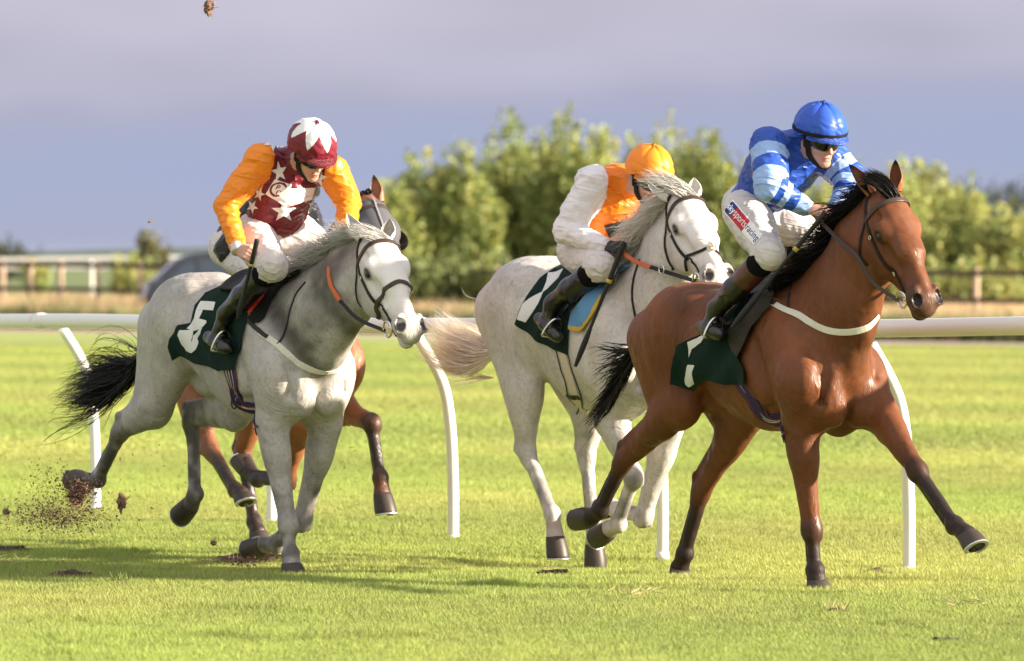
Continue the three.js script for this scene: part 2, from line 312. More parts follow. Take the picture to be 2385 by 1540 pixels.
function addHead(f, h) {
  const s = h.s, c = (x, y, z) => h.to(x, y, z * 1.14), e = (x, y, z, r, k, o = {}) => f.ell(c(x, y, z), [r[0] * s, r[1] * s, r[2] * s * 1.13], k, { x: h.A, y: h.N, ...o }), lat = h.R;
  e(0.11, -0.085, 0, [0.15, 0.082, 0.084], 0.05, { tag: FACE });
  f.cone(c(0.15, -0.09, 0), c(0.5, -0.075, 0), 0.095 * s, 0.06 * s, 0.04, { flat: 0.96, lat, tag: FACE });
  f.cone(c(0.06, -0.03, 0), c(0.34, -0.03, 0), 0.055 * s, 0.056 * s, 0.04, { flat: 1.4, lat, tag: FACE });
  f.cone(c(0.3, -0.03, 0), c(0.56, -0.035, 0), 0.036 * s, 0.028 * s, 0.03, { tag: FACE });
  for (const z of [-1, 1]) {
    e(0.225, -0.17, z * 0.052, [0.14, 0.115, 0.04], 0.035, { tag: BODY });
    e(0.2, -0.054, z * 0.07, [0.05, 0.036, 0.03], 0.045, { tag: FACE });
    e(0.18, -0.032, z * 0.074, [0.05, 0.016, 0.022], 0.035, { tag: FACE });
    f.cone(c(0.25, -0.095, z * 0.078), c(0.42, -0.085, z * 0.058), 0.012 * s, 0.009 * s, 0.025, { tag: FACE });
    e(0.125, -0.03, z * 0.082, [0.026, 0.016, 0.016], 0.02, { sub: true });
    e(0.335, -0.07, z * 0.078, [0.08, 0.03, 0.018], 0.03, { sub: true });
    e(0.56, -0.06, z * 0.044, [0.06, 0.044, 0.032], 0.025, { tag: MUZZLE });
    f.cone(c(0.54, -0.024, z * 0.046), c(0.605, -0.05, z * 0.064), 0.017 * s, 0.015 * s, 0.014, { tag: MUZZLE });
    e(0.588, -0.028, z * 0.052, [0.042, 0.022, 0.022], 0.006, { sub: true, x: h.A.clone().addScaledVector(h.R, z * 0.35) });
    e(0.215, -0.056, z * 0.098, [0.023, 0.015, 0.012], 0.01, { sub: true });
  }
  f.cone(c(0.28, -0.2, 0), c(0.52, -0.125, 0), 0.06 * s, 0.038 * s, 0.05, { flat: 0.95, lat, tag: BODY });
  e(0.575, -0.08, 0, [0.062, 0.056, 0.056], 0.03, { tag: MUZZLE });
  e(0.622, -0.09, 0, [0.028, 0.034, 0.044], 0.02, { tag: MUZZLE });
  e(0.602, -0.14, 0, [0.034, 0.022, 0.034], 0.018, { tag: MUZZLE });
  e(0.56, -0.148, 0, [0.035, 0.022, 0.027], 0.025, { tag: MUZZLE });
  e(0.615, -0.118, 0, [0.045, 0.004, 0.05], 0.006, { sub: true });
}
function earGeo(h, side, dir, face, len = 0.165, wid = 0.038) {   // a leaf-shaped cup: dir where it points, face where it opens
  const base = h.to(0.0, -0.04, side * 0.066), d = dir.clone().normalize(), o = face.clone().addScaledVector(d, -face.dot(d)).normalize(), b = d.clone().cross(o), pos = [], idx = [], nu = 12, nv = 14;
  for (const inner of [0, 1]) for (let j = 0; j <= nv; j++) for (let i = 0; i <= nu; i++) {
    const t = j / nv, w = wid * h.s * Math.pow(Math.sin(Math.PI * (0.2 + 0.8 * t)) , 0.75) * (1 - 0.12 * t) + 0.001, open = mix(0.5, 2.5, smooth(0.05, 0.55, t)) + 1.0 * t * t, a = mix(open / 2, 2 * Math.PI - open / 2, i / nu);
    const r = w * (inner ? 0.84 : 1), bend = o.clone().multiplyScalar(0.03 * t * t);
    const p = base.clone().addScaledVector(d, len * h.s * t).addScaledVector(o, Math.cos(a) * r * 0.85).addScaledVector(b, Math.sin(a) * r).add(bend).addScaledVector(b, -side * 0.012 * t * t);
    pos.push(p.x, p.y, p.z);
  }
  const M = (nu + 1) * (nv + 1);
  for (let j = 0; j < nv; j++) for (let i = 0; i < nu; i++) { const a = j * (nu + 1) + i, c = a + nu + 1; idx.push(a, a + 1, c, a + 1, c + 1, c, a + M, c + M, a + 1 + M, a + 1 + M, c + M, c + 1 + M); }
  for (let j = 0; j < nv; j++) for (const i of [0, nu]) { const a = j * (nu + 1) + i, c = a + nu + 1; idx.push(a, c, a + M, c, c + M, a + M); }
  return { pos: new Float32Array(pos), idx: new Uint32Array(idx), t: (k) => Math.floor((k % M) / (nu + 1)) / nv, inner: (k) => k >= M };
}
function hoofGeo(C, So, toe, r = 0.057) {
  const ax = So.clone().sub(C), h = Math.max(0.06, ax.length()); ax.normalize();
  const t = toe.clone().addScaledVector(ax, -toe.dot(ax)).normalize(), b = ax.clone().cross(t), pos = [], idx = [], n = 22;
  const rows = [[-0.03, 0.86, 0], [0.02, 1.0, 0], [0.12, 1.05, 0.004], [0.5, 1.16, 0.014], [0.86, 1.22, 0.021], [0.97, 1.16, 0.022], [1, 1.04, 0.022], [0.95, 0.8, 0.02], [0.92, 0.05, 0.01]];
  for (const [u, k, sh] of rows) for (let i = 0; i < n; i++) { const a = i / n * 2 * Math.PI, ca = Math.cos(a), heel = ca < 0 ? 0.82 : 1.04, w = u > 0 && u <= 1 ? h * u * (ca < 0 ? 1 + 0.06 * ca : 1) : h * u; const p = C.clone().addScaledVector(ax, w).addScaledVector(t, ca * r * k * heel + sh).addScaledVector(b, Math.sin(a) * r * k * 0.95); pos.push(p.x, p.y, p.z); }
  for (let j = 0; j + 1 < rows.length; j++) for (let i = 0; i < n; i++) { const a = j * n + i, c = j * n + (i + 1) % n; idx.push(a, a + n, c, c, a + n, c + n); }
  const last = (rows.length - 1) * n; for (let i = 1; i + 1 < n; i++) idx.push(last, last + i + 1, last + i);
  const shoe = []; for (let i = 0; i <= 20; i++) { const a = mix(-2.6, 2.6, i / 20), ca = Math.cos(a), heel = ca < 0 ? 0.82 : 1.04; shoe.push(C.clone().addScaledVector(ax, h * 1.0).addScaledVector(t, ca * r * 1.06 * heel + 0.025).addScaledVector(b, Math.sin(a) * r * 1.06 * 0.95)); }
  return { hoof: geoFrom(pos, idx), shoe: strap(shoe, 0.02, 0.008, null, 0, 30, ax) };
}
function horseField(H, c) {
  const rn = c.noise ?? 1, f = new Field((x, y, z) => { const hd = smooth(1.62, 1.8, y) , lo = smooth(0.5, 0.75, y), a = rn * lo * (1 - 0.8 * hd); return a * (0.006 * noise3(x * 8 + 3, y * 3.6, z * 8) + 0.007 * (0.28 - Math.abs(noise3(x * 11 + 9, y * 4.2, z * 11))) + 0.0014 * noise3(x * 26, y * 13, z * 26)) + rn * 0.0013 * noise3(x * 38, y * 26, z * 38); });
  const q = (x, y, z) => V(x < 0 ? x * c.len : x, y + (c.lift ?? 0) + (x < -0.3 ? (c.rear ?? 0) * smooth(-0.3, -0.95, x) : 0), z);
  const h = headFrame(H, c.head); H.head = h;
  // trunk
  f.ell(q(-0.22, 1.19, 0), [0.56 * c.len, 0.375, 0.26], 0.02, { x: V(1, -0.1, 0), tag: BODY });
  f.ell(q(-0.58, 1.275, 0), [0.46 * c.len, 0.25, 0.265], 0.08, { x: V(1, -0.06, 0), tag: BODY });
  f.cone(q(-0.45, 1.37, 0), q(-0.88, 1.375, 0), 0.165, 0.195, 0.08, { tag: BODY });
  f.ell(q(-0.93, 1.34, 0), [0.32 * c.len, 0.225, 0.235], 0.08, { x: V(1, 0.35, 0), tag: BODY });
  f.ell(q(-1.08, 1.22, 0), [0.21 * c.len, 0.2, 0.2], 0.07, { tag: BODY });
  f.cone(q(-1.12, 1.42, 0), q(-1.27, 1.31, 0), 0.06, 0.042, 0.06, { tag: BODY });
  f.cone(q(-0.35, 1.46, 0), q(0.12, 1.5, 0), 0.06, 0.075, 0.09, { flat: 0.7, tag: BODY });
  f.ell(q(0.22, 1.1, 0), [0.2, 0.26, 0.2 + (c.chestWide ?? 0.015)], 0.08, { tag: BODY });
  for (const z of [-1, 1]) {
    const sd = V(0.62, -0.78, 0), wc = c.chestWide ?? 0.015;
    f.ell(q(0.1, 1.25, z * (0.18 + wc * 0.6)), [0.32, 0.15, 0.09], 0.05, { x: sd, y: V(0.78, 0.62, 0), tag: BODY });
    f.ell(q(-0.06, 1.15, z * (0.2 + wc * 0.6)), [0.2, 0.13, 0.07], 0.04, { x: V(0.5, -0.85, 0), tag: BODY });
    f.ell(q(0.335, 1.03, z * (0.096 + wc * 0.5)), [0.11, 0.18, 0.1], 0.022, { tag: BODY });
    f.ell(q(0.26, 1.09, z * (0.188 + wc)), [0.12, 0.16, 0.07], 0.045, { tag: BODY });
    f.ell(q(0.2, 0.9, z * 0.085), [0.15, 0.1, 0.085], 0.04, { tag: BODY });
    f.ell(q(-0.78, 1.47, z * 0.17), [0.08, 0.05, 0.05], 0.07, { tag: BODY });
    f.cone(q(0.26, 1.38, z * 0.17), q(0.36, 1.12, z * 0.17), 0.012, 0.014, 0.045, { sub: true });
    f.cone(q(-0.02, 1.28, z * 0.285), q(0.1, 0.98, z * 0.275), 0.012, 0.012, 0.05, { sub: true });
    f.cone(q(-1.06, 1.28, z * 0.27), q(-1.1, 0.98, z * 0.235), 0.014, 0.012, 0.05, { sub: true });
    
  }
  f.cone(q(0.455, 1.14, 0), q(0.452, 0.9, 0), 0.004, 0.024, 0.05, { sub: true });
  for (const z of [-1, 1]) { f.cone(q(0.42, 1.16, z * 0.16), q(0.38, 0.98, z * 0.165), 0.006, 0.006, 0.07, { sub: true }); f.ell(q(0.37, 0.95, z * 0.075), [0.075, 0.1, 0.066], 0.025, { tag: BODY }); }
  // neck
  const P = h.P, top = c.neckTop ?? 0, n0 = q(0.1, 1.27, 0), n3 = h.to(0.085, -0.13, 0), n1 = lerp(n0, n3, 0.36).add(V(0.02, -0.02 + top * 0.5, 0)), n2 = lerp(n0, n3, 0.7).add(V(0.0, 0.02 + top, 0));
  f.cone(n0, n1, 0.31, 0.245, 0.1, { flat: 0.66, tag: UNDER }); f.cone(n1, n2, 0.245, 0.19, 0.06, { flat: 0.6, tag: UNDER }); f.cone(n2, n3, 0.19, 0.14, 0.05, { flat: 0.62, lat: lerp(Z1, h.R, 0.5).normalize(), tag: UNDER });
  const up = (a, b, r) => { const d = b.clone().sub(a).normalize(); return V(-d.y, d.x, 0).normalize().multiplyScalar(r); };
  const crest = [q(-0.02, 1.53, 0), n1.clone().add(up(n0, n3, 0.215)), n2.clone().add(up(n0, n3, 0.165)), h.to(-0.01, -0.055, 0)];
  f.chain(crest, [0.075, 0.05, 0.045, 0.055], 0.07, { flat: 0.75, tag: BODY });
  H.crest = crest;
  const low = [q(0.36, 1.13, 0), n1.clone().add(up(n0, n3, -0.215)), n2.clone().add(up(n0, n3, -0.165)), h.to(0.17, -0.19, 0)];
  f.chain(low, [0.1, 0.06, 0.055, 0.06], 0.06, { tag: UNDER });
  for (const z of [-1, 1]) f.cone(q(0.28, 1.1, z * 0.1), lerp(low[2], n2, 0.4).add(V(0, 0, z * 0.045)), 0.065, 0.04, 0.04, { tag: UNDER });
  addHead(f, h);
  for (const l of c.legs) {
    const j = l.j.map(([x, y]) => H.L(x, y, l.z)), n = j.length; H.legs = H.legs ?? [];
    if (l.spread) j.forEach((p, i) => { if (i === 0) { const w = H.L(l.j[0][0], l.j[0][1], l.z + l.spread); p.copy(w); } });
    const [a, b, F, C, So] = j.slice(n - 5);
    if (l.hind) hindLeg(f, q(-0.92, 1.3, Math.sign(l.z) * 0.12), q(-1.17, 1.28, Math.sign(l.z) * 0.115), a, b, F, C, So);
    else foreLeg(f, q(0.22, 1.07, Math.sign(l.z) * (0.165 + (c.chestWide ?? 0.015))), a, b, F, C, So);
    H.legs.push({ a, b, F, C, So, hind: l.hind, toe: l.toe ? V(l.toe[0], l.toe[1], l.toe[2] ?? 0) : null });
  }
  if (c.sheath) f.ell(q(-0.78, 0.97, 0), [0.16, 0.06, 0.06], 0.06, { tag: BODY });
  H.q = q;
  return f;
}
const M = {
  hoof: std(new THREE.Color().setRGB(0.045, 0.032, 0.026), 0.5), shoe: std(new THREE.Color().setRGB(0.62, 0.62, 0.62), 0.35, { metalness: 0.9 }),
  eye: std(new THREE.Color().setRGB(0.008, 0.006, 0.005), 0.12, { clearcoat: 0.3, clearcoatRoughness: 0.05 }),
};
const coatTex = (() => {             // short hair lying in streaks, tiling every half metre
  const n = 512, bump = new Uint8Array(n * n * 4), rough = new Uint8Array(n * n * 4), w = (x, y, fx, fy, s) => { const X = x / n * fx, Y = y / n * fy, u = X / fx, v = Y / fy, a = noise3(X, Y, s), b = noise3(X - fx, Y, s), c = noise3(X, Y - fy, s), d = noise3(X - fx, Y - fy, s); return mix(mix(a, b, u), mix(c, d, u), v); };
  for (let y = 0; y < n; y++) for (let x = 0; x < n; x++) { const o = (y * n + x) * 4, a = w(x + 6 * w(x, y, 8, 8, 3), y, 150, 26, 1), b = w(x, y, 44, 16, 5), c = w(x, y, 10, 7, 7), v = clamp(0.5 + 0.3 * a + 0.25 * b + 0.2 * c) * 255, q = clamp(0.8 + 0.28 * b + 0.3 * c) * 255; bump[o] = bump[o + 1] = bump[o + 2] = v; rough[o] = rough[o + 1] = rough[o + 2] = q; bump[o + 3] = rough[o + 3] = 255; }
  const mk = (d) => { const t = new THREE.DataTexture(d, n, n, THREE.RGBAFormat); t.wrapS = t.wrapT = THREE.RepeatWrapping; t.magFilter = THREE.LinearFilter; t.needsUpdate = true; return t; }; return { bump: mk(bump), rough: mk(rough) };
})();
const coatMat = (o = {}) => new THREE.MeshPhysicalMaterial({ vertexColors: true, roughness: 0.62, roughnessMap: coatTex.rough, bumpMap: coatTex.bump, bumpScale: 0.005, sheen: 0.08, sheenRoughness: 0.4, sheenColor: new THREE.Color(1, 0.95, 0.9), ...o });
function buildHorse(c) {
  const H = horseFrame(c.deg, c.chest, c.depth), f = horseField(H, c), h = H.head; H.field = f; H.cfg = c;
  const g = H.group('horse', c.label, 'horse', 'horses galloping in the race'); H.g = g;
  const body = f.mesh(c.cell ?? 0.0085), ears = [];
  for (const s of [1, -1]) { const e = c.ears[s], bs = h.to(0.0, -0.04, s * 0.066), tip = H.L(e.tip[0], e.tip[1], bs.z + (e.dz ?? 0)), d = tip.clone().sub(bs), o = h.N.clone().multiplyScalar(e.o[0]).addScaledVector(h.R, e.o[1]); ears.push(earGeo(h, s, d, o, d.length() / h.s, e.w ?? 0.034)); }
  const col = f.paint(body.pos, c.color(H, h));
  const eyeC = [1, -1].map((s) => h.to(0.214, -0.056, s * 0.1)), nosC = [1, -1].map((s) => h.to(0.59, -0.032, s * 0.06));
  for (let i = 0; i < col.length; i += 3) { const v = V(body.pos[i], body.pos[i + 1], body.pos[i + 2]); let k = 0; for (const q of eyeC) k = Math.max(k, 0.9 * smooth(0.048, 0.024, v.distanceTo(q))); for (const q of nosC) k = Math.max(k, 0.96 * smooth(0.042, 0.027, v.distanceTo(q))); if (k) { col[i] = mix(col[i], 0.012, k); col[i + 1] = mix(col[i + 1], 0.008, k); col[i + 2] = mix(col[i + 2], 0.008, k); } }
  const geos = [meshGeo(body, col)], uv = (g0) => { const p = g0.attributes.position, u = new Float32Array(p.count * 2); for (let i = 0; i < p.count; i++) { u[2 * i] = (p.getX(i) + p.getZ(i) * 0.85) * 2; u[2 * i + 1] = (p.getY(i) + p.getX(i) * 0.15) * 2; } g0.setAttribute('uv', new THREE.BufferAttribute(u, 2)); return g0; };
  for (const e of ears) { const ec = new Float32Array(e.pos.length), o = [0, 0, 0]; for (let i = 0; i < e.pos.length / 3; i++) { c.earColor(e.t(i), e.inner(i), o); ec.set(o, 3 * i); } geos.push(geoFrom(e.pos, e.idx, ec)); }
  part('body', mergeGeometries(geos.map(uv)), coatMat(c.coat), g);
  H.legs.forEach((l) => {
    const back = backOf(l.F, l.C), hg = hoofGeo(l.C, l.So, l.toe ?? back.clone().negate());
    const hoof = part('hoof', hg.hoof, M.hoof, g); part('horseshoe', hg.shoe, M.shoe, hoof);
    if (dbg) console.log(c.label.slice(0, 18), l.hind ? 'hind' : 'fore', 'upper', l.a.distanceTo(l.b).toFixed(2), 'cannon', l.b.distanceTo(l.F).toFixed(2), 'past', l.F.distanceTo(l.C).toFixed(2), 'hoof', l.C.distanceTo(l.So).toFixed(2), 'top', l.a.toArray().map((v) => v.toFixed(2)).join(), 'mid', l.b.toArray().map((v) => v.toFixed(2)).join(), 'So', l.So.toArray().map((v) => v.toFixed(2)).join());
  });
  for (const s of [1, -1]) { const e = new THREE.SphereGeometry(0.0235 * h.s, 20, 14); const m = part('eye', e, M.eye, g); m.position.copy(h.to(0.214, -0.056, s * 0.0945)); }
  if (dbg) console.log('poll', h.P.toArray().map((v) => v.toFixed(2)).join(), 'O', H.O.toArray().map((v) => v.toFixed(2)).join(), 'verts', body.pos.length / 3);
  return H;
}
const dbg = false;
// colours of the coats (linear base colours)
function bayColor(base, opts = {}) {
  return (H, h) => (tagv, x, y, z, c) => {
    const n = fbm(x * 4, y * 4, z * 4, 4), m = noise3(x * 50, y * 26, z * 50), b = (1 + 0.45 * n + 0.09 * m) * (tagv === FACE ? 1.05 : 1);
    let r = base[0] * b, g = base[1] * b, bl = base[2] * b, k = 0;
    if (tagv === 7) k = opts.sock && x > 0.5 ? 0.3 : 0.95; else if (tagv === DARK) k = 0.96; else if (tagv === MID) k = 0.12; else if (tagv === MUZZLE) k = 0.72 + 0.1 * n;
    const dk = [0.019, 0.013, 0.012];
    if (tagv === MUZZLE) { r = mix(r, 0.05, k); g = mix(g, 0.031, k); bl = mix(bl, 0.026, k); } else { r = mix(r, dk[0], k); g = mix(g, dk[1], k); bl = mix(bl, dk[2], k); }
    c[0] = r; c[1] = g; c[2] = bl;
  };
}
function greyColor(o) {
  return (H, h) => (tagv, x, y, z, c) => {
    const n = fbm(x * 3.2 + 5, y * 3.2, z * 3.2, 4), m = noise3(x * 70, y * 55, z * 70) + noise3(x * 130, y * 100, z * 130), dap = fbm(x * 14, y * 14, z * 14, 2);
    const fl = noise3(x * 95 + 4, y * 80, z * 95); let v = o.base * (1 + 0.26 * n + 0.1 * m + 0.13 * dap - 0.22 * smooth(0.2, 0.6, n) - 0.22 * smooth(0.42, 0.75, fl));
    if (tagv === FACE) v = o.face; else if (tagv === MUZZLE) v = mix(o.face, 0.2, 0.5 + 0.5 * dap); else if (tagv === UNDER) v = mix(v, o.neck, smooth(-0.25, 0.45, n + o.neckBias)); else if (tagv === 7) v = o.past ?? o.leg; else if (tagv === DARK) v = mix(x < -0.9 ? o.hind ?? o.leg : o.leg, v, clamp((x < -0.9 && o.hind ? 0.08 : 0.3) + dap + (o.legMix ?? 0))); else if (tagv === MID) v = mix(v, o.leg, clamp(o.mid + dap * 0.9));
    if (tagv === MID && o.hind && x < -0.9) v = mix(v, o.hind, clamp(smooth(0.95, 0.6, y) * 0.9 + dap * 0.4));
    if (tagv === BODY && x < -0.7 && y < 1.1) v = mix(v, o.leg, clamp((1.1 - y) * 1.2 + dap * 0.6 - 0.1) * o.mid * 1.4);
    v = Math.max(0.05, v);
    const warm = clamp((0.6 - v) * 0.25); c[0] = v * (1 + 0.02 + warm * 0.25 + (tagv === 7 && o.past ? 0.35 : 0)); c[1] = v * 0.95; c[2] = v * (0.925 - warm * 0.3);
  };
}
const lum = (c) => c;
// joints: px of elbow / stifle, knee / hock, fetlock, coronet, sole; z: metres right of the horse's middle
const bay = buildHorse({
  label: 'bay racehorse with black legs leading on the right, under the jockey in blue', deg: 56, chest: [1972, 900], depth: 29.12, len: 1.02, lift: -0.01,
  head: { px: [2068, 440], yaw: 54, pitch: 58, roll: 12, s: 1.08 }, neckTop: 0.0, chestWide: 0.035,
  ears: { 1: { tip: [1989, 381], o: [0.5, 1] }, [-1]: { tip: [2082, 374], o: [0.8, 0.5] } },
  legs: [
    { z: 0.12, spread: 0.05, j: [[1860, 985], [1891, 1236], [1899, 1328], [1902, 1352], [1903, 1376]], toe: [1, 0] },
    { z: -0.12, spread: -0.07, j: [[2045, 958], [2138, 1098], [2224, 1222], [2252, 1246], [2268, 1283]] },
    { hind: true, z: 0.13, j: [[1585, 942], [1452, 1076], [1398, 1190], [1377, 1205], [1343, 1196]] },
    { hind: true, z: -0.12, j: [[1735, 960], [1634, 1145], [1596, 1290], [1583, 1322], [1578, 1346]] },
  ],
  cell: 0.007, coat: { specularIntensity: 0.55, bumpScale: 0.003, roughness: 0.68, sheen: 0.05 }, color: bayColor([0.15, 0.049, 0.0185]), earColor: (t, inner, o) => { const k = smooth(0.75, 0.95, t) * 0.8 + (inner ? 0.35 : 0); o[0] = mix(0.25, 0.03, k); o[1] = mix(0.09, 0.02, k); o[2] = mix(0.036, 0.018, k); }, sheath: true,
});
const grey = buildHorse({
  label: 'grey racehorse on the left with dark neck and white face, ridden in maroon silks', deg: 58, chest: [736, 925], depth: 30.62, len: 1.0, lift: 0.0, rear: 0.04,
  head: { px: [880, 544], yaw: 64, pitch: 46, roll: 2, s: 1.08 },
  ears: { 1: { tip: [811, 505], o: [1, 0.15], w: 0.04 }, [-1]: { tip: [899, 512], o: [1, 0.1], w: 0.04 } },
  legs: [
    { z: 0.12, spread: 0.05, j: [[630, 985], [671, 1222], [677, 1290], [678, 1312], [679, 1337]], toe: [1, 0] },
    { z: -0.12, spread: -0.05, j: [[762, 985], [703, 1214], [642, 1270], [618, 1268], [580, 1268]] },
    { hind: true, z: 0.13, j: [[360, 945], [280, 1005], [228, 1118], [205, 1122], [170, 1104]] },
    { hind: true, z: -0.12, j: [[545, 950], [448, 975], [455, 1152], [445, 1172], [418, 1190]] },
  ],
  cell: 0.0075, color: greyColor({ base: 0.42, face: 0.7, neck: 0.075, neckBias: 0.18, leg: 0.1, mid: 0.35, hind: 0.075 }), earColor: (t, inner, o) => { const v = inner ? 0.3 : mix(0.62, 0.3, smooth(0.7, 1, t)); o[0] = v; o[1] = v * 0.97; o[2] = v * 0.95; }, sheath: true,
});
const white = buildHorse({
  label: 'nearly white racehorse in the middle with a pale flying tail, under the jockey in orange', deg: 58, chest: [1545, 880], depth: 31.2, len: 1.0, lift: 0.03, rear: 0.1,
  head: { px: [1596, 446], yaw: 68, pitch: 42, roll: 4, s: 1.085, z: 0.02 },
  ears: { 1: { tip: [1516, 430], o: [1, 0.4], w: 0.04 }, [-1]: { tip: [1609, 420], o: [1, 0.1], w: 0.04 } },
  legs: [
    { z: 0.12, spread: 0.05, j: [[1420, 975], [1476, 1112], [1441, 1222], [1420, 1232], [1388, 1240]] },
    { z: -0.12, spread: -0.05, j: [[1560, 985], [1498, 1205], [1440, 1192], [1424, 1180], [1400, 1172]] },
    { hind: true, z: 0.13, j: [[1225, 915], [1228, 1052], [1286, 1195], [1293, 1250], [1294, 1302]] },
    { hind: true, z: -0.12, j: [[1372, 930], [1366, 1062], [1380, 1205], [1384, 1268], [1381, 1325]] },
  ],
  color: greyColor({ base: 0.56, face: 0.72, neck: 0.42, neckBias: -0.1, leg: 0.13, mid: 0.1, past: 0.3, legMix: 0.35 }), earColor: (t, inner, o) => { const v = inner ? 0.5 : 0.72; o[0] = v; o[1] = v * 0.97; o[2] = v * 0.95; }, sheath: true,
});
const hooded = buildHorse({
  label: 'bay racehorse in a dark hood mostly hidden behind the grey horse on the left', deg: 58, chest: [765, 870], depth: 33.0, len: 1.0, lift: 0,
  head: { px: [862, 462], yaw: 64, pitch: 50, roll: 4, s: 1.08 },
  ears: { 1: { tip: [806, 425], o: [0.7, 0.9] }, [-1]: { tip: [868, 413], o: [0.8, 0.5] } },
  legs: [
    { z: 0.12, spread: 0.05, j: [[690, 985], [668, 1120], [600, 1118], [580, 1098], [563, 1062]] },
    { z: -0.12, spread: -0.05, j: [[775, 945], [866, 985], [886, 1112], [890, 1150], [894, 1200]] },
    { hind: true, z: 0.13, j: [[450, 920], [490, 1045], [548, 1140], [562, 1152], [568, 1176]] },
    { hind: true, z: -0.12, j: [[585, 930], [566, 1060], [592, 1215], [600, 1238], [602, 1266]] },
  ],
  cell: 0.011, color: bayColor([0.28, 0.1, 0.042], { sock: true }), earColor: (t, inner, o) => { const k = smooth(0.7, 0.95, t) * 0.9; o[0] = mix(0.33, 0.03, k); o[1] = mix(0.14, 0.02, k); o[2] = mix(0.07, 0.018, k); },
});
// ---------------------------------------------------------------- hair, tack and cloths
Object.assign(M, {
  blackHair: std(new THREE.Color().setRGB(0.005, 0.004, 0.004), 0.5, { specularIntensity: 0.35, side: THREE.DoubleSide }),
  greyHair: std(new THREE.Color().setRGB(0.5, 0.485, 0.475), 0.55, { side: THREE.DoubleSide, transmission: 0.2, thickness: 0 }),
  paleHair: std(new THREE.Color().setRGB(0.72, 0.68, 0.63), 0.55, { side: THREE.DoubleSide, transmission: 0.25, thickness: 0 }),
  creamHair: std(new THREE.Color().setRGB(0.88, 0.8, 0.7), 0.55, { side: THREE.DoubleSide, transmission: 0.3, thickness: 0 }),
  leather: std(new THREE.Color().setRGB(0.01, 0.0075, 0.007), 0.45, { specularIntensity: 0.6 }), brownLeather: std(new THREE.Color().setRGB(0.04, 0.022, 0.016), 0.5), steel: std(new THREE.Color().setRGB(0.75, 0.73, 0.68), 0.22, { metalness: 1 }),
  orangeRubber: std(new THREE.Color().setRGB(0.55, 0.12, 0.03), 0.6), whiteWeb: std(new THREE.Color().setRGB(0.66, 0.63, 0.54), 0.8), blackWeb: std(new THREE.Color().setRGB(0.015, 0.014, 0.015), 0.7),
  cloth: std(new THREE.Color().setRGB(0.003, 0.017, 0.012), 0.9, { specularIntensity: 0.4, sheen: 0.1, sheenColor: new THREE.Color(0.2, 0.4, 0.33) }), numeral: std(new THREE.Color().setRGB(0.7, 0.69, 0.68), 0.8),
  olive: std(new THREE.Color().setRGB(0.026, 0.02, 0.012), 0.65, { specularIntensity: 0.5 }), girthNavy: std(new THREE.Color().setRGB(0.022, 0.014, 0.07), 0.85), girthRed: std(new THREE.Color().setRGB(0.12, 0.015, 0.04), 0.85), cream: std(new THREE.Color().setRGB(0.6, 0.53, 0.42), 0.8),
  skyBlue: std(new THREE.Color().setRGB(0.1, 0.27, 0.5), 0.85), yellowTrim: std(new THREE.Color().setRGB(0.55, 0.35, 0.04), 0.8), redPad: std(new THREE.Color().setRGB(0.65, 0.03, 0.015), 0.6), darkPad: std(new THREE.Color().setRGB(0.01, 0.0095, 0.009), 0.85, { specularIntensity: 0.4 }), hood: std(new THREE.Color().setRGB(0.075, 0.075, 0.09), 0.75),
});
// strands: from(i) gives { p, d, len } ; each bends under sag and wind and tapers to a point
function strands(n, from, o) {
  const r = rng(o.seed ?? 1), pos = [], idx = [], seg = o.seg ?? 7, jit = o.jit ?? 0.02;
  for (let i = 0; i < n; i++) {
    const s = from(r, i), w0 = (s.w ?? o.width ?? 0.006) * (0.6 + 0.8 * r()), d = s.d.clone().normalize(), side = V(r() - 0.5, r() - 0.5, r() - 0.5).cross(d).normalize(), ph = r() * 9, am = (s.curl ?? o.curl ?? 0.02) * (0.5 + r()), b = d.clone().cross(side);
    let prev = s.p.clone(); const base = pos.length / 3, len = s.len, step = len / seg, cur = d.clone();
    for (let k = 0; k <= seg; k++) {
      const t = k / seg, q = s.path ? s.path(t).add(s.off.clone().multiplyScalar(s.spread ? s.spread(t) : 1)) : prev.clone();
      q.addScaledVector(side, Math.sin(t * (o.wave ?? 5) + ph) * am * t).addScaledVector(b, Math.cos(t * (o.wave ?? 5) * 0.8 + ph * 1.7) * am * t);
      const w = w0 * (1 - t * t * 0.92) * 0.5, a = q.clone().addScaledVector(side, w), c = q.clone().addScaledVector(side, -w);
      pos.push(a.x, a.y, a.z, c.x, c.y, c.z);
      if (k < seg) { const v = base + k * 2; idx.push(v, v + 1, v + 2, v + 1, v + 3, v + 2); }
      prev.addScaledVector(cur, step); cur.add(V(0, -(s.sag ?? o.sag ?? 0.12) * step / 0.1 * 0.25, 0)).addScaledVector(o.wind ?? V(0, 0, 0), step * 2).normalize();
    }
  }
  return geoFrom(pos, idx);
}
function crestPoint(H, t) { const c = H.crestCurve ?? (H.crestCurve = new THREE.CatmullRomCurve3([...H.crest, H.head.to(0.06, -0.01, 0)])); return { p: c.getPoint(t), t: c.getTangent(t) }; }
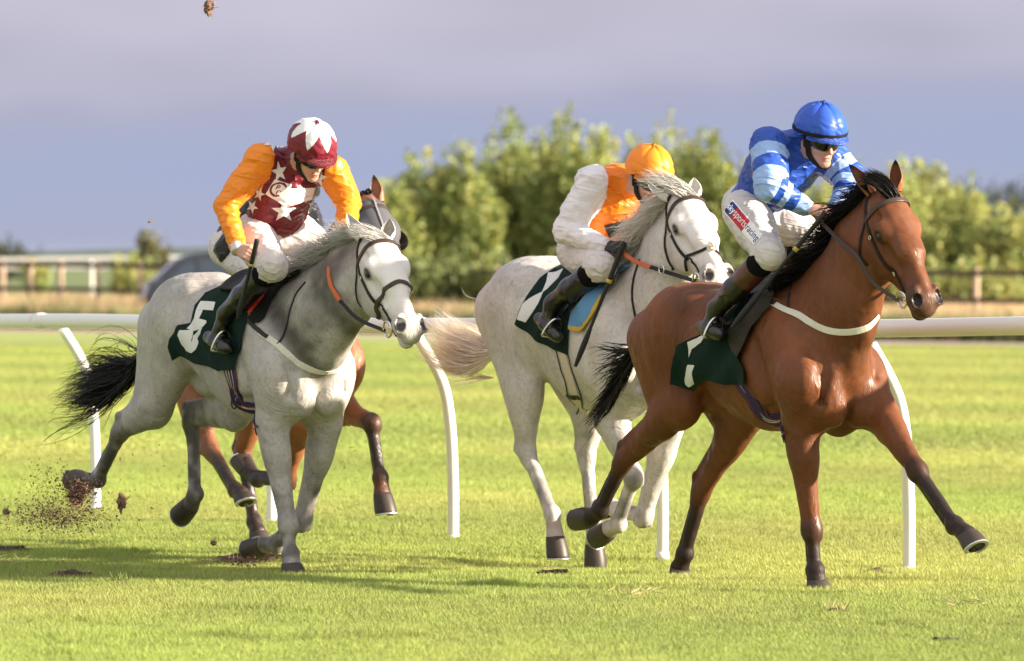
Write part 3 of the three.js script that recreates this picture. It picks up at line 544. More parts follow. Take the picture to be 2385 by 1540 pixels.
function mane(H, n, mat, o) {
  const jr = rng(o.seed + 77), clumps = Array.from({ length: 40 }, () => [jr(), jr(), jr()]);
  return part('mane', strands(n, (r) => {
    const t = mix(o.t0 ?? 0.12, o.t1 ?? 0.97, r()), { p } = crestPoint(H, t), tan = H.crest[3].clone().sub(H.crest[0]).normalize(), cl = clumps[Math.floor(clamp(t + 0.012 * r()) * 39.9)], s = H.field.snap(p.clone().add(V(0, 0.03, (r() - 0.5) * 0.03)), -0.004, 3);
    const back = tan.clone().negate(), up = V(0, 1, 0), out = V(0, 0, 1), k = o.dir(t, r, cl);
    return { p: s.p, d: back.multiplyScalar(k[0]).addScaledVector(up, k[1]).addScaledVector(out, k[2]).add(V((r() - 0.5), (r() - 0.5), (r() - 0.5)).multiplyScalar(o.loose ?? 0.35)), len: k[3] * (0.55 + 0.6 * r()), sag: o.sag, curl: o.curl };
  }, { seed: o.seed, width: o.width ?? 0.009, wave: o.wave ?? 4, seg: o.seg ?? 7 }), mat, H.g, o.label);
}
function tail(H, px, n, mat, o) {
  const dock = H.q(-1.25, 1.33, 0), pts = [dock, ...px.map(([x, y, z]) => H.L(x, y, z ?? 0))], curve = new THREE.CatmullRomCurve3(pts, false, 'centripetal');
  const fl = strands(n, (r) => {
    const end = o.end ? o.end(r()) : mix(0.55, 1.02, Math.pow(r(), 0.6)), start = Math.pow(r(), 2.0) * 0.4, a = r() * 6.283, m = Math.sqrt(r()), off = V(Math.cos(a) * 0.6, Math.sin(a), Math.cos(a + 1) * 0.7).multiplyScalar(m), wild = r() < (o.wild ?? 0.1) ? 2.2 : 1;
    return { p: dock, d: curve.getTangent(0.2), len: 1, off, path: (t) => curve.getPoint(clamp(mix(start, end, t))).addScaledVector(curve.getTangent(1), Math.max(0, mix(start, end, t) - 1)), spread: (t) => o.spread(mix(start, end, t)) * wild, curl: o.curl ?? 0.03 };
  }, { seed: o.seed, width: o.width ?? 0.007, wave: o.wave ?? 4, seg: 12 });
  const core = tube(pts.slice(0, 3), 0.035, 0.015, 12, 10);
  return part('tail', mergeGeometries([stripUv(fl), stripUv(core)]), mat, H.g, o.label);
}
function stripUv(g) { for (const k of Object.keys(g.attributes)) if (k !== 'position' && k !== 'normal') g.deleteAttribute(k); return g; }
// a shape drawn in the picture, laid on the surface of a field as a thin sheet of its own
function patchOn(H, field, poly, off, o = {}) {
  const step = o.step ?? 7, cont = poly.map(([x, y]) => new THREE.Vector2(x, y)); if (THREE.ShapeUtils.isClockWise(cont)) cont.reverse();
  const dense = []; cont.forEach((p, i) => { const q = cont[(i + 1) % cont.length], n = Math.max(1, Math.ceil(p.distanceTo(q) / step)); for (let k = 0; k < n; k++) dense.push(p.clone().lerp(q, k / n)); });
  let tris = THREE.ShapeUtils.triangulateShape(dense, []).map((t) => t.map((i) => dense[i])), verts = new Map(), P = [];
  for (let guard = 0; guard < 8; guard++) {
    let any = false; const out = [];
    for (const t of tris) { let e = 0, L = 0; for (let k = 0; k < 3; k++) { const l = t[k].distanceTo(t[(k + 1) % 3]); if (l > L) { L = l; e = k; } } if (L > step * 1.6) { any = true; const a = t[e], b = t[(e + 1) % 3], c = t[(e + 2) % 3], m = a.clone().add(b).multiplyScalar(0.5); m.set(Math.round(m.x * 64) / 64, Math.round(m.y * 64) / 64); out.push([a, m, c], [m, b, c]); } else out.push(t); }
    tris = out; if (!any) break;
  }
  const key = (v) => Math.round(v.x * 64) + '_' + Math.round(v.y * 64), get = (v) => { const k = key(v); if (!verts.has(k)) { verts.set(k, P.length); P.push(v); } return verts.get(k); };
  const raw = []; for (const t of tris) { const [a, b, c] = t.map(get); if (a !== b && b !== c && a !== c) raw.push(a, c, b); }
  let hits = P.map((v) => H.hit(field, v.x, v.y)), th = o.thick ?? 0.003, pos = [], uv = [], idx = [...raw], n = P.length;
  const offs = P.map((v, i) => (typeof off === 'function' ? off(hits[i].p, v) : off));
  for (const s of [1, 0]) hits.forEach((h, i) => { const q = h.p.clone().addScaledVector(h.n, offs[i] + s * th); pos.push(q.x, q.y, q.z); uv.push(...(o.uv ? o.uv(P[i]) : [0, 0])); });
  for (let i = 0; i < raw.length; i += 3) idx.push(raw[i] + n, raw[i + 2] + n, raw[i + 1] + n);
  const ec = new Map(); for (let i = 0; i < raw.length; i += 3) for (let k = 0; k < 3; k++) { const a = raw[i + k], b = raw[i + (k + 1) % 3]; ec.set(a + '_' + b, [a, b]); }
  for (const [a, b] of ec.values()) if (!ec.has(b + '_' + a)) idx.push(a, a + n, b, b, a + n, b + n);
  return geoFrom(pos, idx, null, o.uv ? uv : null);
}
const mirror = (p) => V(p.x, p.y, -p.z);
function strapPx(H, pts, w, t, field, off = 0.002, n = 28) { return strap(pts.map(([x, y]) => H.hit(field, x, y).p), w, t, field, off, n); }
function bridle(H, o = {}) {
  const h = H.head, f = H.field, g = new THREE.Group(), c = (a, n, l) => h.to(a, n, l), mat = o.mat ?? M.leather, w = 0.02; g.name = 'bridle'; H.g.add(g);
  const S = (name, pts, wd = w, off = 0.002, m = mat, n = 26) => part(name, strap(pts, wd, 0.005, f, off, n), m, g);
  S('browband', [c(0.09, -0.13, 0.09), c(0.085, -0.06, 0.105), c(0.08, 0.0, 0.06), c(0.08, 0.01, 0), c(0.08, 0.0, -0.06), c(0.085, -0.06, -0.105), c(0.09, -0.13, -0.09)], 0.024, 0.004, M.brownLeather);
  S('headpiece', [c(0.09, -0.12, 0.095), c(0.02, -0.09, 0.08), c(-0.035, -0.05, 0.03), c(-0.035, -0.05, -0.03), c(0.02, -0.09, -0.08), c(0.09, -0.12, -0.095)], 0.026);
  for (const s of [1, -1]) {
    S('cheekpiece', [c(0.09, -0.12, s * 0.1), c(0.2, -0.125, s * 0.105), c(0.35, -0.125, s * 0.09), c(0.47, -0.115, s * 0.07), c(0.515, -0.115, s * 0.065)], 0.019);
    S('throatlash', [c(0.09, -0.135, s * 0.095), c(0.14, -0.2, s * 0.1), c(0.2, -0.28, s * 0.06), c(0.215, -0.3, s * 0.005)], 0.013, 0.004, mat, 16);
    const bit = new THREE.TorusGeometry(0.042, 0.0055, 8, 28), m = part('bit_ring', bit, M.steel, g), p = c(0.53, -0.118, s * 0.082);
    m.position.copy(p); m.quaternion.setFromUnitVectors(Z1, h.R.clone().multiplyScalar(s).addScaledVector(h.A, 0.15).normalize());
    const bar = part('bit_mouthpiece', tube([c(0.535, -0.1, s * 0.082), c(0.55, -0.1, s * 0.05)], 0.009, 0.009, 3, 8), M.steel, g);
    for (const t of [0.18, 0.4]) { const b = part('buckle', new THREE.TorusGeometry(0.011, 0.0025, 6, 14), M.steel, g), q = f.snap(c(t, -0.125, s * 0.1), 0.01); b.position.copy(q.p); b.quaternion.setFromUnitVectors(Z1, q.n); }
  }
  if (o.nose) S('noseband', [c(0.36, -0.19, 0.04), c(0.36, -0.13, 0.09), c(0.35, -0.06, 0.075), c(0.345, -0.0, 0), c(0.35, -0.06, -0.075), c(0.36, -0.13, -0.09), c(0.36, -0.19, -0.04)], 0.024, 0.003, M.brownLeather, 34);
  if (o.cross) { S('crossed_noseband', [c(0.36, -0.19, 0.06), c(0.36, -0.11, 0.09), c(0.42, -0.03, 0.03), c(0.43, -0.005, 0), c(0.48, -0.03, -0.04), c(0.5, -0.1, -0.06)], 0.015, 0.004); const fl = part('fleece_pad', fleece(f.snap(c(0.43, -0.005, 0), 0.012).p, 0.028), M.creamHair, g); }
  return g;
}
function fleece(p, r) { const g = new THREE.IcosahedronGeometry(r, 3), a = g.attributes.position; for (let i = 0; i < a.count; i++) { const v = V(a.getX(i), a.getY(i), a.getZ(i)), k = 1 + 0.35 * noise3(v.x * 120, v.y * 120, v.z * 120); a.setXYZ(i, v.x * k + p.x, v.y * k + p.y, v.z * k + p.z); } g.computeVertexNormals(); return g; }
const uvz = (u) => [0, 0];

// --- bay horse
{
  const H = bay, f = H.field, h = H.head;
  mane(H, 3200, M.blackHair, { seed: 3, t0: 0.06, t1: 0.8, dir: (t, r, cl) => [0.9 + 0.2 * cl[0], 0.25 + 0.45 * cl[1] * r(), 0.25 + 0.45 * cl[2], 0.15 + 0.12 * cl[1]], sag: 0.3, curl: 0.014, width: 0.0045, loose: 0.5, label: 'black mane blown back over the crest' });
  part('forelock', strands(900, (r) => { const p = f.snap(h.to(0.045 + 0.03 * r(), 0.0, (r() - 0.5) * 0.06), -0.003, 4).p; return { p, d: h.N.clone().multiplyScalar(0.5).addScaledVector(h.A, -0.8).addScaledVector(h.R, 0.55 + (r() - 0.5) * 0.5), len: 0.14 + 0.07 * r(), sag: 0.1, curl: 0.008 }; }, { seed: 5, width: 0.004, wave: 3, wind: V(-3.6, 0.6, 1.5) }), M.blackHair, H.g);
  tail(H, [[1498, 795, 0.02], [1462, 850], [1425, 915], [1378, 975]], 900, M.blackHair, { seed: 8, spread: (t) => 0.02 + 0.075 * t, wild: 0.14, curl: 0.035, label: 'black tail streaming behind the bay horse' });
  part('tail_wisp', strands(110, (r) => { const p = H.L(1500, 800 + r() * 30, 0.03); return { p, d: H.L(1400, 800 + 110 * r(), 0).sub(p), len: 0.36 + 0.2 * r(), sag: 0.02, curl: 0.035 }; }, { seed: 9, width: 0.008, wave: 4 }), M.blackHair, H.g);
  const B = bridle(H);
  const cl = part('number_cloth', patchOn(H, f, [[1756, 684], [1720, 716], [1685, 750], [1638, 780], [1592, 806], [1577, 850], [1573, 893], [1607, 901], [1633, 894], [1650, 880], [1700, 893], [1745, 893], [1738, 860], [1728, 835], [1715, 800], [1722, 770], [1745, 725], [1765, 692]], (p, v) => 0.014 + 0.022 * smooth(1680, 1590, v.x) + 0.008 * Math.sin(v.x * 0.09 + v.y * 0.05) + 0.012 * smooth(800, 880, v.y)), M.cloth, H.g, 'dark green number cloth with a white numeral 1');
  const lift = (p, v) => 0.0155 + 0.022 * smooth(1680, 1590, v.x) + 0.008 * Math.sin(v.x * 0.09 + v.y * 0.05) + 0.012 * smooth(800, 880, v.y);
  const L = (pts) => pts.map(([x, y]) => [1576.4 + x * 0.25598, 558.3 + y * 0.25598]);
  for (const poly of [[[150, 935], [250, 880], [278, 885], [245, 940], [180, 990], [150, 1060]], [[145, 1115], [218, 1118], [205, 1190], [222, 1275], [118, 1277]]]) part('numeral', patchOn(H, f, L(poly), (p, v) => lift(p, v) + 0.002, { thick: 0.0015, step: 5 }), M.numeral, cl);
  part('saddle_flap', patchOn(H, f, L([[740, 515], [880, 400], [960, 330], [930, 440], [880, 560], [866, 640], [810, 690], [720, 800], [650, 960], [596, 1072], [545, 1020], [505, 920], [495, 840], [600, 740], [690, 600]]), 0.026, { thick: 0.006 }), M.olive, H.g, 'olive saddle flap');
  part('saddle', saddleGeo(H, 0.2), M.leather, H.g);
  part('saddle_edge', strapPx(H, L([[880, 300], [800, 400], [700, 520], [580, 640], [510, 760]]), 0.03, 0.008, f, 0.03), M.cloth, H.g);
  part('breastgirth', strapPx(H, [[1774, 692], [1810, 712], [1863, 735], [1890, 752], [1930, 770], [1985, 773], [2025, 760], [2047, 735]], 0.034, 0.004, f), M.whiteWeb, H.g, 'white webbing breastgirth');
  part('breastgirth_buckle', strapPx(H, [[1772, 690], [1790, 699], [1806, 708]], 0.03, 0.006, f, 0.007, 8), M.blackWeb, H.g);
  part('neck_strap', strapPx(H, [[1856, 612], [1850, 640], [1842, 670], [1836, 717]], 0.012, 0.004, f), M.blackWeb, H.g);
  const gp = [[1718, 878], [1754, 931], [1790, 976], [1826, 1013]], gi = part('girth', strapPx(H, gp, 0.09, 0.006, f, 0.004), M.girthNavy, H.g, 'navy and red striped girth');
  for (const d of [-9, 9]) part('girth_stripe', strapPx(H, gp.map(([x, y]) => [x + d * 0.8, y - d * 0.5]), 0.012, 0.003, f, 0.0095), M.girthRed, gi);
  for (const d of [-2.5, 2.5]) part('girth_stripe', strapPx(H, gp.map(([x, y]) => [x + d * 0.8, y - d * 0.5]), 0.004, 0.003, f, 0.0095), M.cream, gi);
  for (const s of [1, -1]) part('rein', strap(s > 0 ? [h.to(0.52, -0.14, 0.085), H.L(2030, 655, 0.1), H.L(1998, 600, 0.12), H.L(1955, 560, 0.12), H.L(1908, 512, 0.08)] : [h.to(0.52, -0.14, -0.085), H.L(2020, 600, -0.12), H.L(1930, 510, -0.06)], 0.02, 0.005, null, 0, 26, V(0.2, 0.3, s)), s > 0 ? M.brownLeather : M.leather, B);
}
function saddleGeo(H, x0) {   // a small racing saddle astride the back
  const P = [], N = [], nu = 16, nv = 22, f = H.field;
  for (let j = 0; j <= nv; j++) for (let i = 0; i <= nu; i++) {
    const u = i / nu, v = j / nv * 2 - 1, x = mix(-0.34, -0.06, u), ang = v * 0.42, o = V(x - 0.06 * v * v, H.q(-0.3, 1.2, 0).y + 0.6 * Math.cos(ang), 0.6 * Math.sin(ang));
    const d = V(0, -Math.cos(ang), -Math.sin(ang)); let t = 0; for (let k = 0; k < 60; k++) { const e = f.eval(o.x + d.x * t, o.y + d.y * t, o.z + d.z * t); if (e < 0.002) break; t += e * 0.8; }
    const q = o.clone().addScaledVector(d, t), n = f.grad(q); P.push(q.addScaledVector(n, 0.018)); N.push(n.multiplyScalar(1 + 1.4 * (Math.abs(u - 0.5) * 2) ** 3 * (1 - v * v)));
  }
  return sheet(P, N, nu, nv, 0.022);
}
// --- grey horse on the left
{
  const H = grey, f = H.field, h = H.head;
  mane(H, 3000, M.greyHair, { seed: 13, t0: 0.1, t1: 0.78, dir: (t, r, cl) => [0.8 + 0.3 * cl[0], 0.1 + 0.5 * cl[1], 0.45 + 0.6 * cl[2], 0.12 + 0.1 * cl[1]], sag: 0.42, curl: 0.02, width: 0.0045, wave: 6, loose: 0.7, label: 'grey mane blown along the neck' });
  part('forelock', strands(900, (r) => { const p = f.snap(h.to(0.03 + 0.045 * r(), 0.0, (r() - 0.5) * 0.08), -0.003, 4).p; return { p, d: h.N.clone().multiplyScalar(0.3).addScaledVector(h.A, -0.35).addScaledVector(h.R, 0.9 + (r() - 0.5) * 0.6), len: 0.11 + 0.06 * r(), sag: 0.5, curl: 0.01 }; }, { seed: 15, width: 0.004, wave: 3, wind: V(-1.5, -0.3, 1.2) }), M.greyHair, H.g);
  tail(H, [[335, 835, 0.05], [295, 872], [250, 888], [205, 896], [158, 912]], 1300, M.blackHair, { seed: 18, spread: (t) => 0.025 + 0.11 * smooth(0.1, 0.8, t), wild: 0.16, curl: 0.07, wave: 5, width: 0.0065, label: 'black tail streaming behind the grey horse' });
  part('dock_hair', strands(60, (r) => { const p = f.snap(H.q(-1.16 - 0.05 * r(), 1.46, (r() - 0.5) * 0.05), -0.004).p; return { p, d: V(-0.9, 0.45 + 0.3 * r(), 0), len: 0.05 + 0.05 * r(), sag: 0.2, curl: 0.004 }; }, { seed: 19, width: 0.006 }), M.greyHair, H.g);
  const B = bridle(H, { nose: true });
  part('drop_strap', strap([h.to(0.5, -0.15, 0.065), h.to(0.53, -0.17, 0.03), h.to(0.5, -0.19, 0)], 0.016, 0.005, f, 0.004, 12), M.leather, B);
  const L = (pts) => pts.map(([x, y]) => [381 + x * 0.2346, 591.2 + y * 0.2346]), fold = (p, v) => 0.012 + 0.007 * Math.sin(v.x * 0.14 - v.y * 0.06) * smooth(690, 800, v.y) + 0.02 * smooth(440, 405, v.x) + 0.01 * smooth(800, 860, v.y);
  const cl = part('number_cloth', patchOn(H, f, L([[740, 296], [620, 318], [430, 402], [330, 520], [300, 640], [280, 690], [180, 720], [105, 830], [96, 900], [135, 1022], [190, 998], [260, 1040], [400, 1092], [500, 1125], [590, 1152], [735, 1146], [770, 960], [830, 700], [850, 560], [860, 430], [900, 300]]), fold), M.cloth, H.g, 'dark green number cloth with a white numeral 5');
  for (const poly of [[[385, 488], [450, 486], [532, 497], [515, 580], [412, 570], [345, 577], [365, 520]], [[345, 579], [410, 573], [380, 655], [440, 670], [445, 690], [420, 730], [385, 758], [310, 770], [256, 745], [330, 650]], [[178, 810], [200, 766], [298, 757], [312, 775], [300, 860], [306, 873], [312, 812], [415, 738], [395, 800], [352, 840], [362, 880], [345, 945], [318, 975], [255, 955], [205, 895]]]) part('numeral', patchOn(H, f, L(poly), (p, v) => fold(p, v) + 0.0045, { thick: 0.0015, step: 4 }), M.numeral, cl);
  part('saddle_pad', patchOn(H, f, L([[1080, 340], [1180, 240], [1380, 190], [1180, 330], [1080, 480], [1010, 640], [960, 690], [890, 690], [850, 640]]), 0.011, { thick: 0.006 }), M.darkPad, H.g, 'dark saddle pad under the green cloth');
  part('red_pad_edge', patchOn(H, f, L([[1075, 345], [1050, 400], [960, 500], [862, 612], [855, 590], [900, 520], [980, 430], [1040, 370]]), 0.019, { thick: 0.006, step: 4 }), M.redPad, H.g, 'red edge of the saddle pad');
  part('cloth_edge', patchOn(H, f, L([[1000, 310], [1100, 250], [1240, 195], [1380, 190], [1375, 215], [1240, 260], [1130, 300], [1010, 395], [900, 510], [850, 600], [820, 580], [860, 470], [930, 380]]), (p, v) => 0.024 + 0.004 * Math.sin(v.x * 0.3 + v.y * 0.2), { thick: 0.008 }), M.cloth, H.g);
  part('saddle', saddleGeo(H, 0.2), M.leather, H.g);
  part('breastgirth', strapPx(H, [[604, 773], [633, 793], [662.8, 818.5], [692.7, 844], [731, 863], [773.7, 866], [806, 858]], 0.034, 0.004, f), M.whiteWeb, H.g, 'white webbing breastgirth');
  part('breastgirth_strap', strapPx(H, [[575, 742], [590, 758], [612, 777], [624, 786]], 0.024, 0.005, f, 0.006), M.blackWeb, H.g);
  part('neck_strap', strapPx(H, [[712, 657], [690, 685], [678, 715], [671, 745], [664, 770], [646, 803]], 0.012, 0.004, f), M.blackWeb, H.g);
  const gp = [[532, 826], [543.8, 887.6], [559, 940], [594.5, 997.8]], gi = part('girth', strapPx(H, gp, 0.09, 0.006, f, 0.004), M.girthNavy, H.g, 'navy and red striped girth');
  for (const d of [-9, 9]) part('girth_stripe', strapPx(H, gp.map(([x, y]) => [x + d, y - d * 0.3]), 0.012, 0.003, f, 0.0095), M.girthRed, gi);
  for (const d of [-2.5, 2.5]) part('girth_stripe', strapPx(H, gp.map(([x, y]) => [x + d, y - d * 0.3]), 0.004, 0.003, f, 0.0095), M.cream, gi);
  part('girth_ring', new THREE.TorusGeometry(0.03, 0.005, 8, 20), M.blackWeb, gi).position.copy(f.snap(H.hit(f, 548, 937).p, 0.012).p);
  part('rein', strap([h.to(0.52, -0.14, 0.085), H.L(830, 740, 0.12), H.L(791, 700, 0.12)], 0.02, 0.005, null, 0, 16, V(0.2, 0.3, 1)), M.leather, B);
  part('rein_grip', strap([H.L(791, 700, 0.12), H.L(770, 664, 0.13), H.L(765, 626, 0.11), H.L(775, 600, 0.06)], 0.024, 0.008, null, 0, 18, V(0.2, 0.3, 1)), M.orangeRubber, B);
}
// --- white horse in the middle
{
  const H = white, f = H.field, h = H.head;
  mane(H, 3000, M.paleHair, { seed: 23, t0: 0.06, t1: 0.74, dir: (t, r, cl) => [0.9 + 0.3 * cl[0], -0.05 + 0.35 * cl[1], 0.5 + 0.6 * cl[2], 0.2 + 0.14 * cl[1]], sag: 0.45, curl: 0.035, width: 0.005, wave: 7, seg: 9, loose: 0.6, label: 'long pale mane flying towards the rider' });
  part('forelock', strands(800, (r) => { const p = f.snap(h.to(0.02 + 0.05 * r(), 0.0, (r() - 0.5) * 0.09), -0.003, 4).p; return { p, d: h.N.clone().multiplyScalar(0.55).addScaledVector(h.A, -0.45).addScaledVector(h.R, 0.95 + (r() - 0.5) * 0.7), len: 0.15 + 0.12 * r(), sag: 0.3, curl: 0.02 }; }, { seed: 25, width: 0.0045, wave: 6, wind: V(-1.5, 0.1, 1.4) }), M.greyHair, H.g);
  tail(H, [[1160, 800, 0.05], [1120, 825], [1070, 815], [1025, 795], [992, 768]], 1300, M.creamHair, { seed: 28, spread: (t) => 0.03 + 0.11 * smooth(0.05, 0.6, t), wild: 0.015, curl: 0.035, wave: 5, width: 0.006, label: 'cream tail streaming behind the white horse' });
  part('tail_wisp', strands(40, (r) => { const p = H.L(1150, 880, 0); return { p, d: V(-1, -0.12 + 0.2 * r(), 0), len: 0.4 + 0.2 * r(), sag: 0.05, curl: 0.03 }; }, { seed: 29, width: 0.005, wave: 4 }), M.creamHair, H.g);
  const B = bridle(H, { cross: true });
  const L = (pts) => pts.map(([x, y]) => [952.4 + x * 0.42653, 262.7 + y * 0.42653]), fold = (p, v) => 0.012 + 0.006 * Math.sin(v.x * 0.12 + v.y * 0.05) + 0.012 * smooth(1250, 1208, v.x);
  const cl = part('number_cloth', patchOn(H, f, L([[900, 806], [800, 850], [720, 915], [655, 1010], [620, 1080], [598, 1152], [660, 1200], [720, 1252], [800, 1290], [870, 1322], [880, 1180], [890, 1090], [960, 1000], [1030, 930], [1060, 850]]), fold), M.cloth, H.g, 'dark green number cloth with a white numeral 1');
  part('numeral', patchOn(H, f, L([[765, 885], [845, 868], [825, 915], [740, 985], [715, 1045], [655, 1147], [610, 1128], [640, 1050], [690, 1015], [735, 985], [758, 930]]), (p, v) => fold(p, v) + 0.0045, { thick: 0.0015, step: 4 }), M.numeral, cl);
  const pd = part('saddle_cloth', patchOn(H, f, L([[1225, 838], [1150, 842], [1090, 850], [1010, 900], [995, 935], [1010, 970], [950, 1040], [905, 1100], [888, 1175], [930, 1183], [965, 1165], [1000, 1110], [1040, 1040], [1070, 990], [1120, 920], [1180, 870]]), 0.019, { thick: 0.006 }), M.skyBlue, H.g, 'sky blue saddle cloth with yellow trim');
  part('trim', strapPx(H, L([[890, 1176], [930, 1184], [968, 1164], [1003, 1110], [1035, 1055], [1060, 1010]]), 0.026, 0.008, f, 0.018), M.yellowTrim, pd);
  part('saddle', saddleGeo(H, 0.2), M.leather, H.g);
  part('neck_strap', strapPx(H, [[1489.8, 604], [1477, 646.6], [1472.8, 680.7], [1476, 715], [1483, 745], [1500, 772]], 0.014, 0.005, f), M.leather, H.g);
  const gi = part('girth', strapPx(H, [[1308, 806], [1317, 845], [1331, 892], [1343, 930], [1356, 960]], 0.07, 0.005, f), M.cream, H.g, 'cream girth with dark edges');
  for (const d of [-13, 13]) part('girth_edge', strapPx(H, [[1308, 806], [1317, 845], [1331, 892], [1343, 930], [1356, 960]].map(([x, y]) => [x + d * 0.9, y - d * 0.3]), 0.007, 0.004, f, 0.005), M.leather, gi);
  part('girth_buckle', strapPx(H, [[1323, 922], [1335, 925], [1350, 925]], 0.03, 0.006, f, 0.007, 8), M.leather, gi);
  part('rein', strap([h.to(0.52, -0.13, 0.085), H.L(1572, 640, 0.13), H.L(1515, 622, 0.16)], 0.022, 0.006, null, 0, 14, V(0.2, 0.5, 1)), M.leather, B);
  part('rein_grip', strap([H.L(1515, 622, 0.16), H.L(1480, 609, 0.17), H.L(1452, 590, 0.17)], 0.024, 0.008, null, 0, 12, V(0.2, 0.5, 1)), M.orangeRubber, B);
  part('rein_ring', new THREE.TorusGeometry(0.024, 0.004, 8, 20), M.steel, B).position.copy(H.L(1541, 628, 0.16));
}
// --- hooded bay behind
{
  const H = hooded, f = H.field, h = H.head;
  for (const [t, i] of [[0.55, 0], [0.63, 1], [0.71, 2], [0.79, 3]]) { const { p } = crestPoint(H, t); const s = f.snap(p.clone().add(V(0, 0.05, 0)), 0.012); part('mane_plait', fleece(s.p, 0.02), M.blackHair, H.g); }
  tail(H, [[470, 800], [440, 850], [425, 900]], 300, M.blackHair, { seed: 38, spread: (t) => 0.02 + 0.05 * t, wild: 0.05 });
  const hf = new Field(); addHead(hf, h);
  const shell = new Field(); shell.p = hf.p.map((q) => ({ ...q }));
  const m0 = (() => { const d = shell.eval.bind(shell); shell.eval = (x, y, z, l, dd) => d(x, y, z, l, dd) - 0.007; return shell.mesh(0.008); })();
  const inv = (x, y, z) => { const v = V(x, y, z).sub(h.P); return [v.dot(h.A) / h.s, v.dot(h.N) / h.s, v.dot(h.R) / h.s]; };
  let [hoodM] = split(m0, (x, y, z) => { const [a, n, l] = inv(x, y, z); return Math.max(a - 0.33, -0.03 - a, -0.2 - n); });
  [, hoodM] = split(hoodM, (x, y, z) => { const [a, n, l] = inv(x, y, z); return Math.hypot((a - 0.21) / 1.25, n + 0.075, (Math.abs(l) - 0.1) * 0.7) - 0.047; });
  const hd = part('hood', meshGeo(hoodM), M.hood, H.g, 'dark grey hood with eye holes and blinkers');
  part('hood_seam', strap([h.to(0.0, -0.02, 0), h.to(0.1, 0.0, 0), h.to(0.2, 0.01, 0), h.to(0.32, 0, 0)], 0.012, 0.004, f, 0.009), std(new THREE.Color().setRGB(0.2, 0.2, 0.21), 0.8), hd);
  for (const s of [1, -1]) { const pts = [], N = []; for (let j = 0; j <= 8; j++) for (let i = 0; i <= 8; i++) { const u = i / 8, v = j / 8 * Math.PI - Math.PI / 2; const q = h.to(0.25 + 0.035 * Math.cos(v) - 0.03, -0.09 + 0.085 * Math.sin(v) * u * 0.9, s * (0.115 + 0.05 * Math.cos(v) * u)); pts.push(q); N.push(h.A.clone()); } part('blinker_cup', sheet(pts, N, 8, 8, 0.006), M.blackWeb, hd); }
  bridle(H);
}
// ---------------------------------------------------------------- riders
Object.assign(M, {
  boot: std(new THREE.Color().setRGB(0.008, 0.0065, 0.006), 0.28, { clearcoat: 0.4, clearcoatRoughness: 0.3 }), bootBrown: std(new THREE.Color().setRGB(0.075, 0.018, 0.014), 0.35, { clearcoat: 0.3, clearcoatRoughness: 0.3 }), cuff: std(new THREE.Color().setRGB(0.004, 0.004, 0.0045), 0.95, { specularIntensity: 0.3 }),
  breeches: std(new THREE.Color().setRGB(0.64, 0.59, 0.595), 0.75, { sheen: 0.2 }), harness: std(new THREE.Color().setRGB(0.009, 0.008, 0.0075), 0.7, { specularIntensity: 0.5 }), lens: std(new THREE.Color().setRGB(0.005, 0.0045, 0.0045), 0.1, { clearcoat: 0.3, clearcoatRoughness: 0.04 }),
  whip: std(new THREE.Color().setRGB(0.009, 0.0085, 0.009), 0.6), band: std(new THREE.Color().setRGB(0.5, 0.36, 0.05), 0.5), glove: std(new THREE.Color().setRGB(0.01, 0.01, 0.013), 0.8), skin: new THREE.MeshPhysicalMaterial({ vertexColors: true, roughness: 0.5 }),
});
const creaseTex = (() => {          // thin cloth pulled into sharp creases, tiling every half metre
  const n = 512, d = new Uint8Array(n * n * 4), w = (x, y, fx, fy, s) => { const X = x / n * fx, Y = y / n * fy, u = X / fx, v = Y / fy; return mix(mix(noise3(X, Y, s), noise3(X - fx, Y, s), u), mix(noise3(X, Y - fy, s), noise3(X - fx, Y - fy, s), u), v); };
  for (let y = 0; y < n; y++) for (let x = 0; x < n; x++) { const o = (y * n + x) * 4, dx = 40 * w(x, y, 5, 5, 3), dy = 40 * w(x, y, 5, 5, 8), a = 1 - Math.abs(w(x + dx, y + dy, 7, 13, 1)) * 2, b = 1 - Math.abs(w(x + dy, y - dx, 15, 22, 2)) * 2.2, c = w(x, y, 60, 60, 6); d[o] = d[o + 1] = d[o + 2] = clamp(0.15 + 0.5 * Math.max(0, a) ** 2 + 0.12 * Math.max(0, b) ** 2 + 0.03 * c) * 255; d[o + 3] = 255; }
  const t = new THREE.DataTexture(d, n, n, THREE.RGBAFormat); t.wrapS = t.wrapT = THREE.RepeatWrapping; t.magFilter = THREE.LinearFilter; t.needsUpdate = true; return t;
})();
M.breeches.bumpMap = creaseTex; M.breeches.bumpScale = 0.012;
const clothGeo = (m) => { const g = meshGeo(m), p = g.attributes.position, u = new Float32Array(p.count * 2); for (let i = 0; i < p.count; i++) { u[2 * i] = (p.getX(i) + p.getZ(i) * 0.8) * 2; u[2 * i + 1] = (p.getY(i) - p.getZ(i) * 0.3) * 2; } g.setAttribute('uv', new THREE.BufferAttribute(u, 2)); return g; };
const satin = (r, g, b, o = {}) => std(new THREE.Color().setRGB(r, g, b), 0.4, { bumpMap: creaseTex, bumpScale: 0.011, specularIntensity: 0.8, sheen: 0.5, sheenRoughness: 0.3, sheenColor: new THREE.Color(1, 1, 1).lerp(new THREE.Color().setRGB(r, g, b), 0.4), ...o });
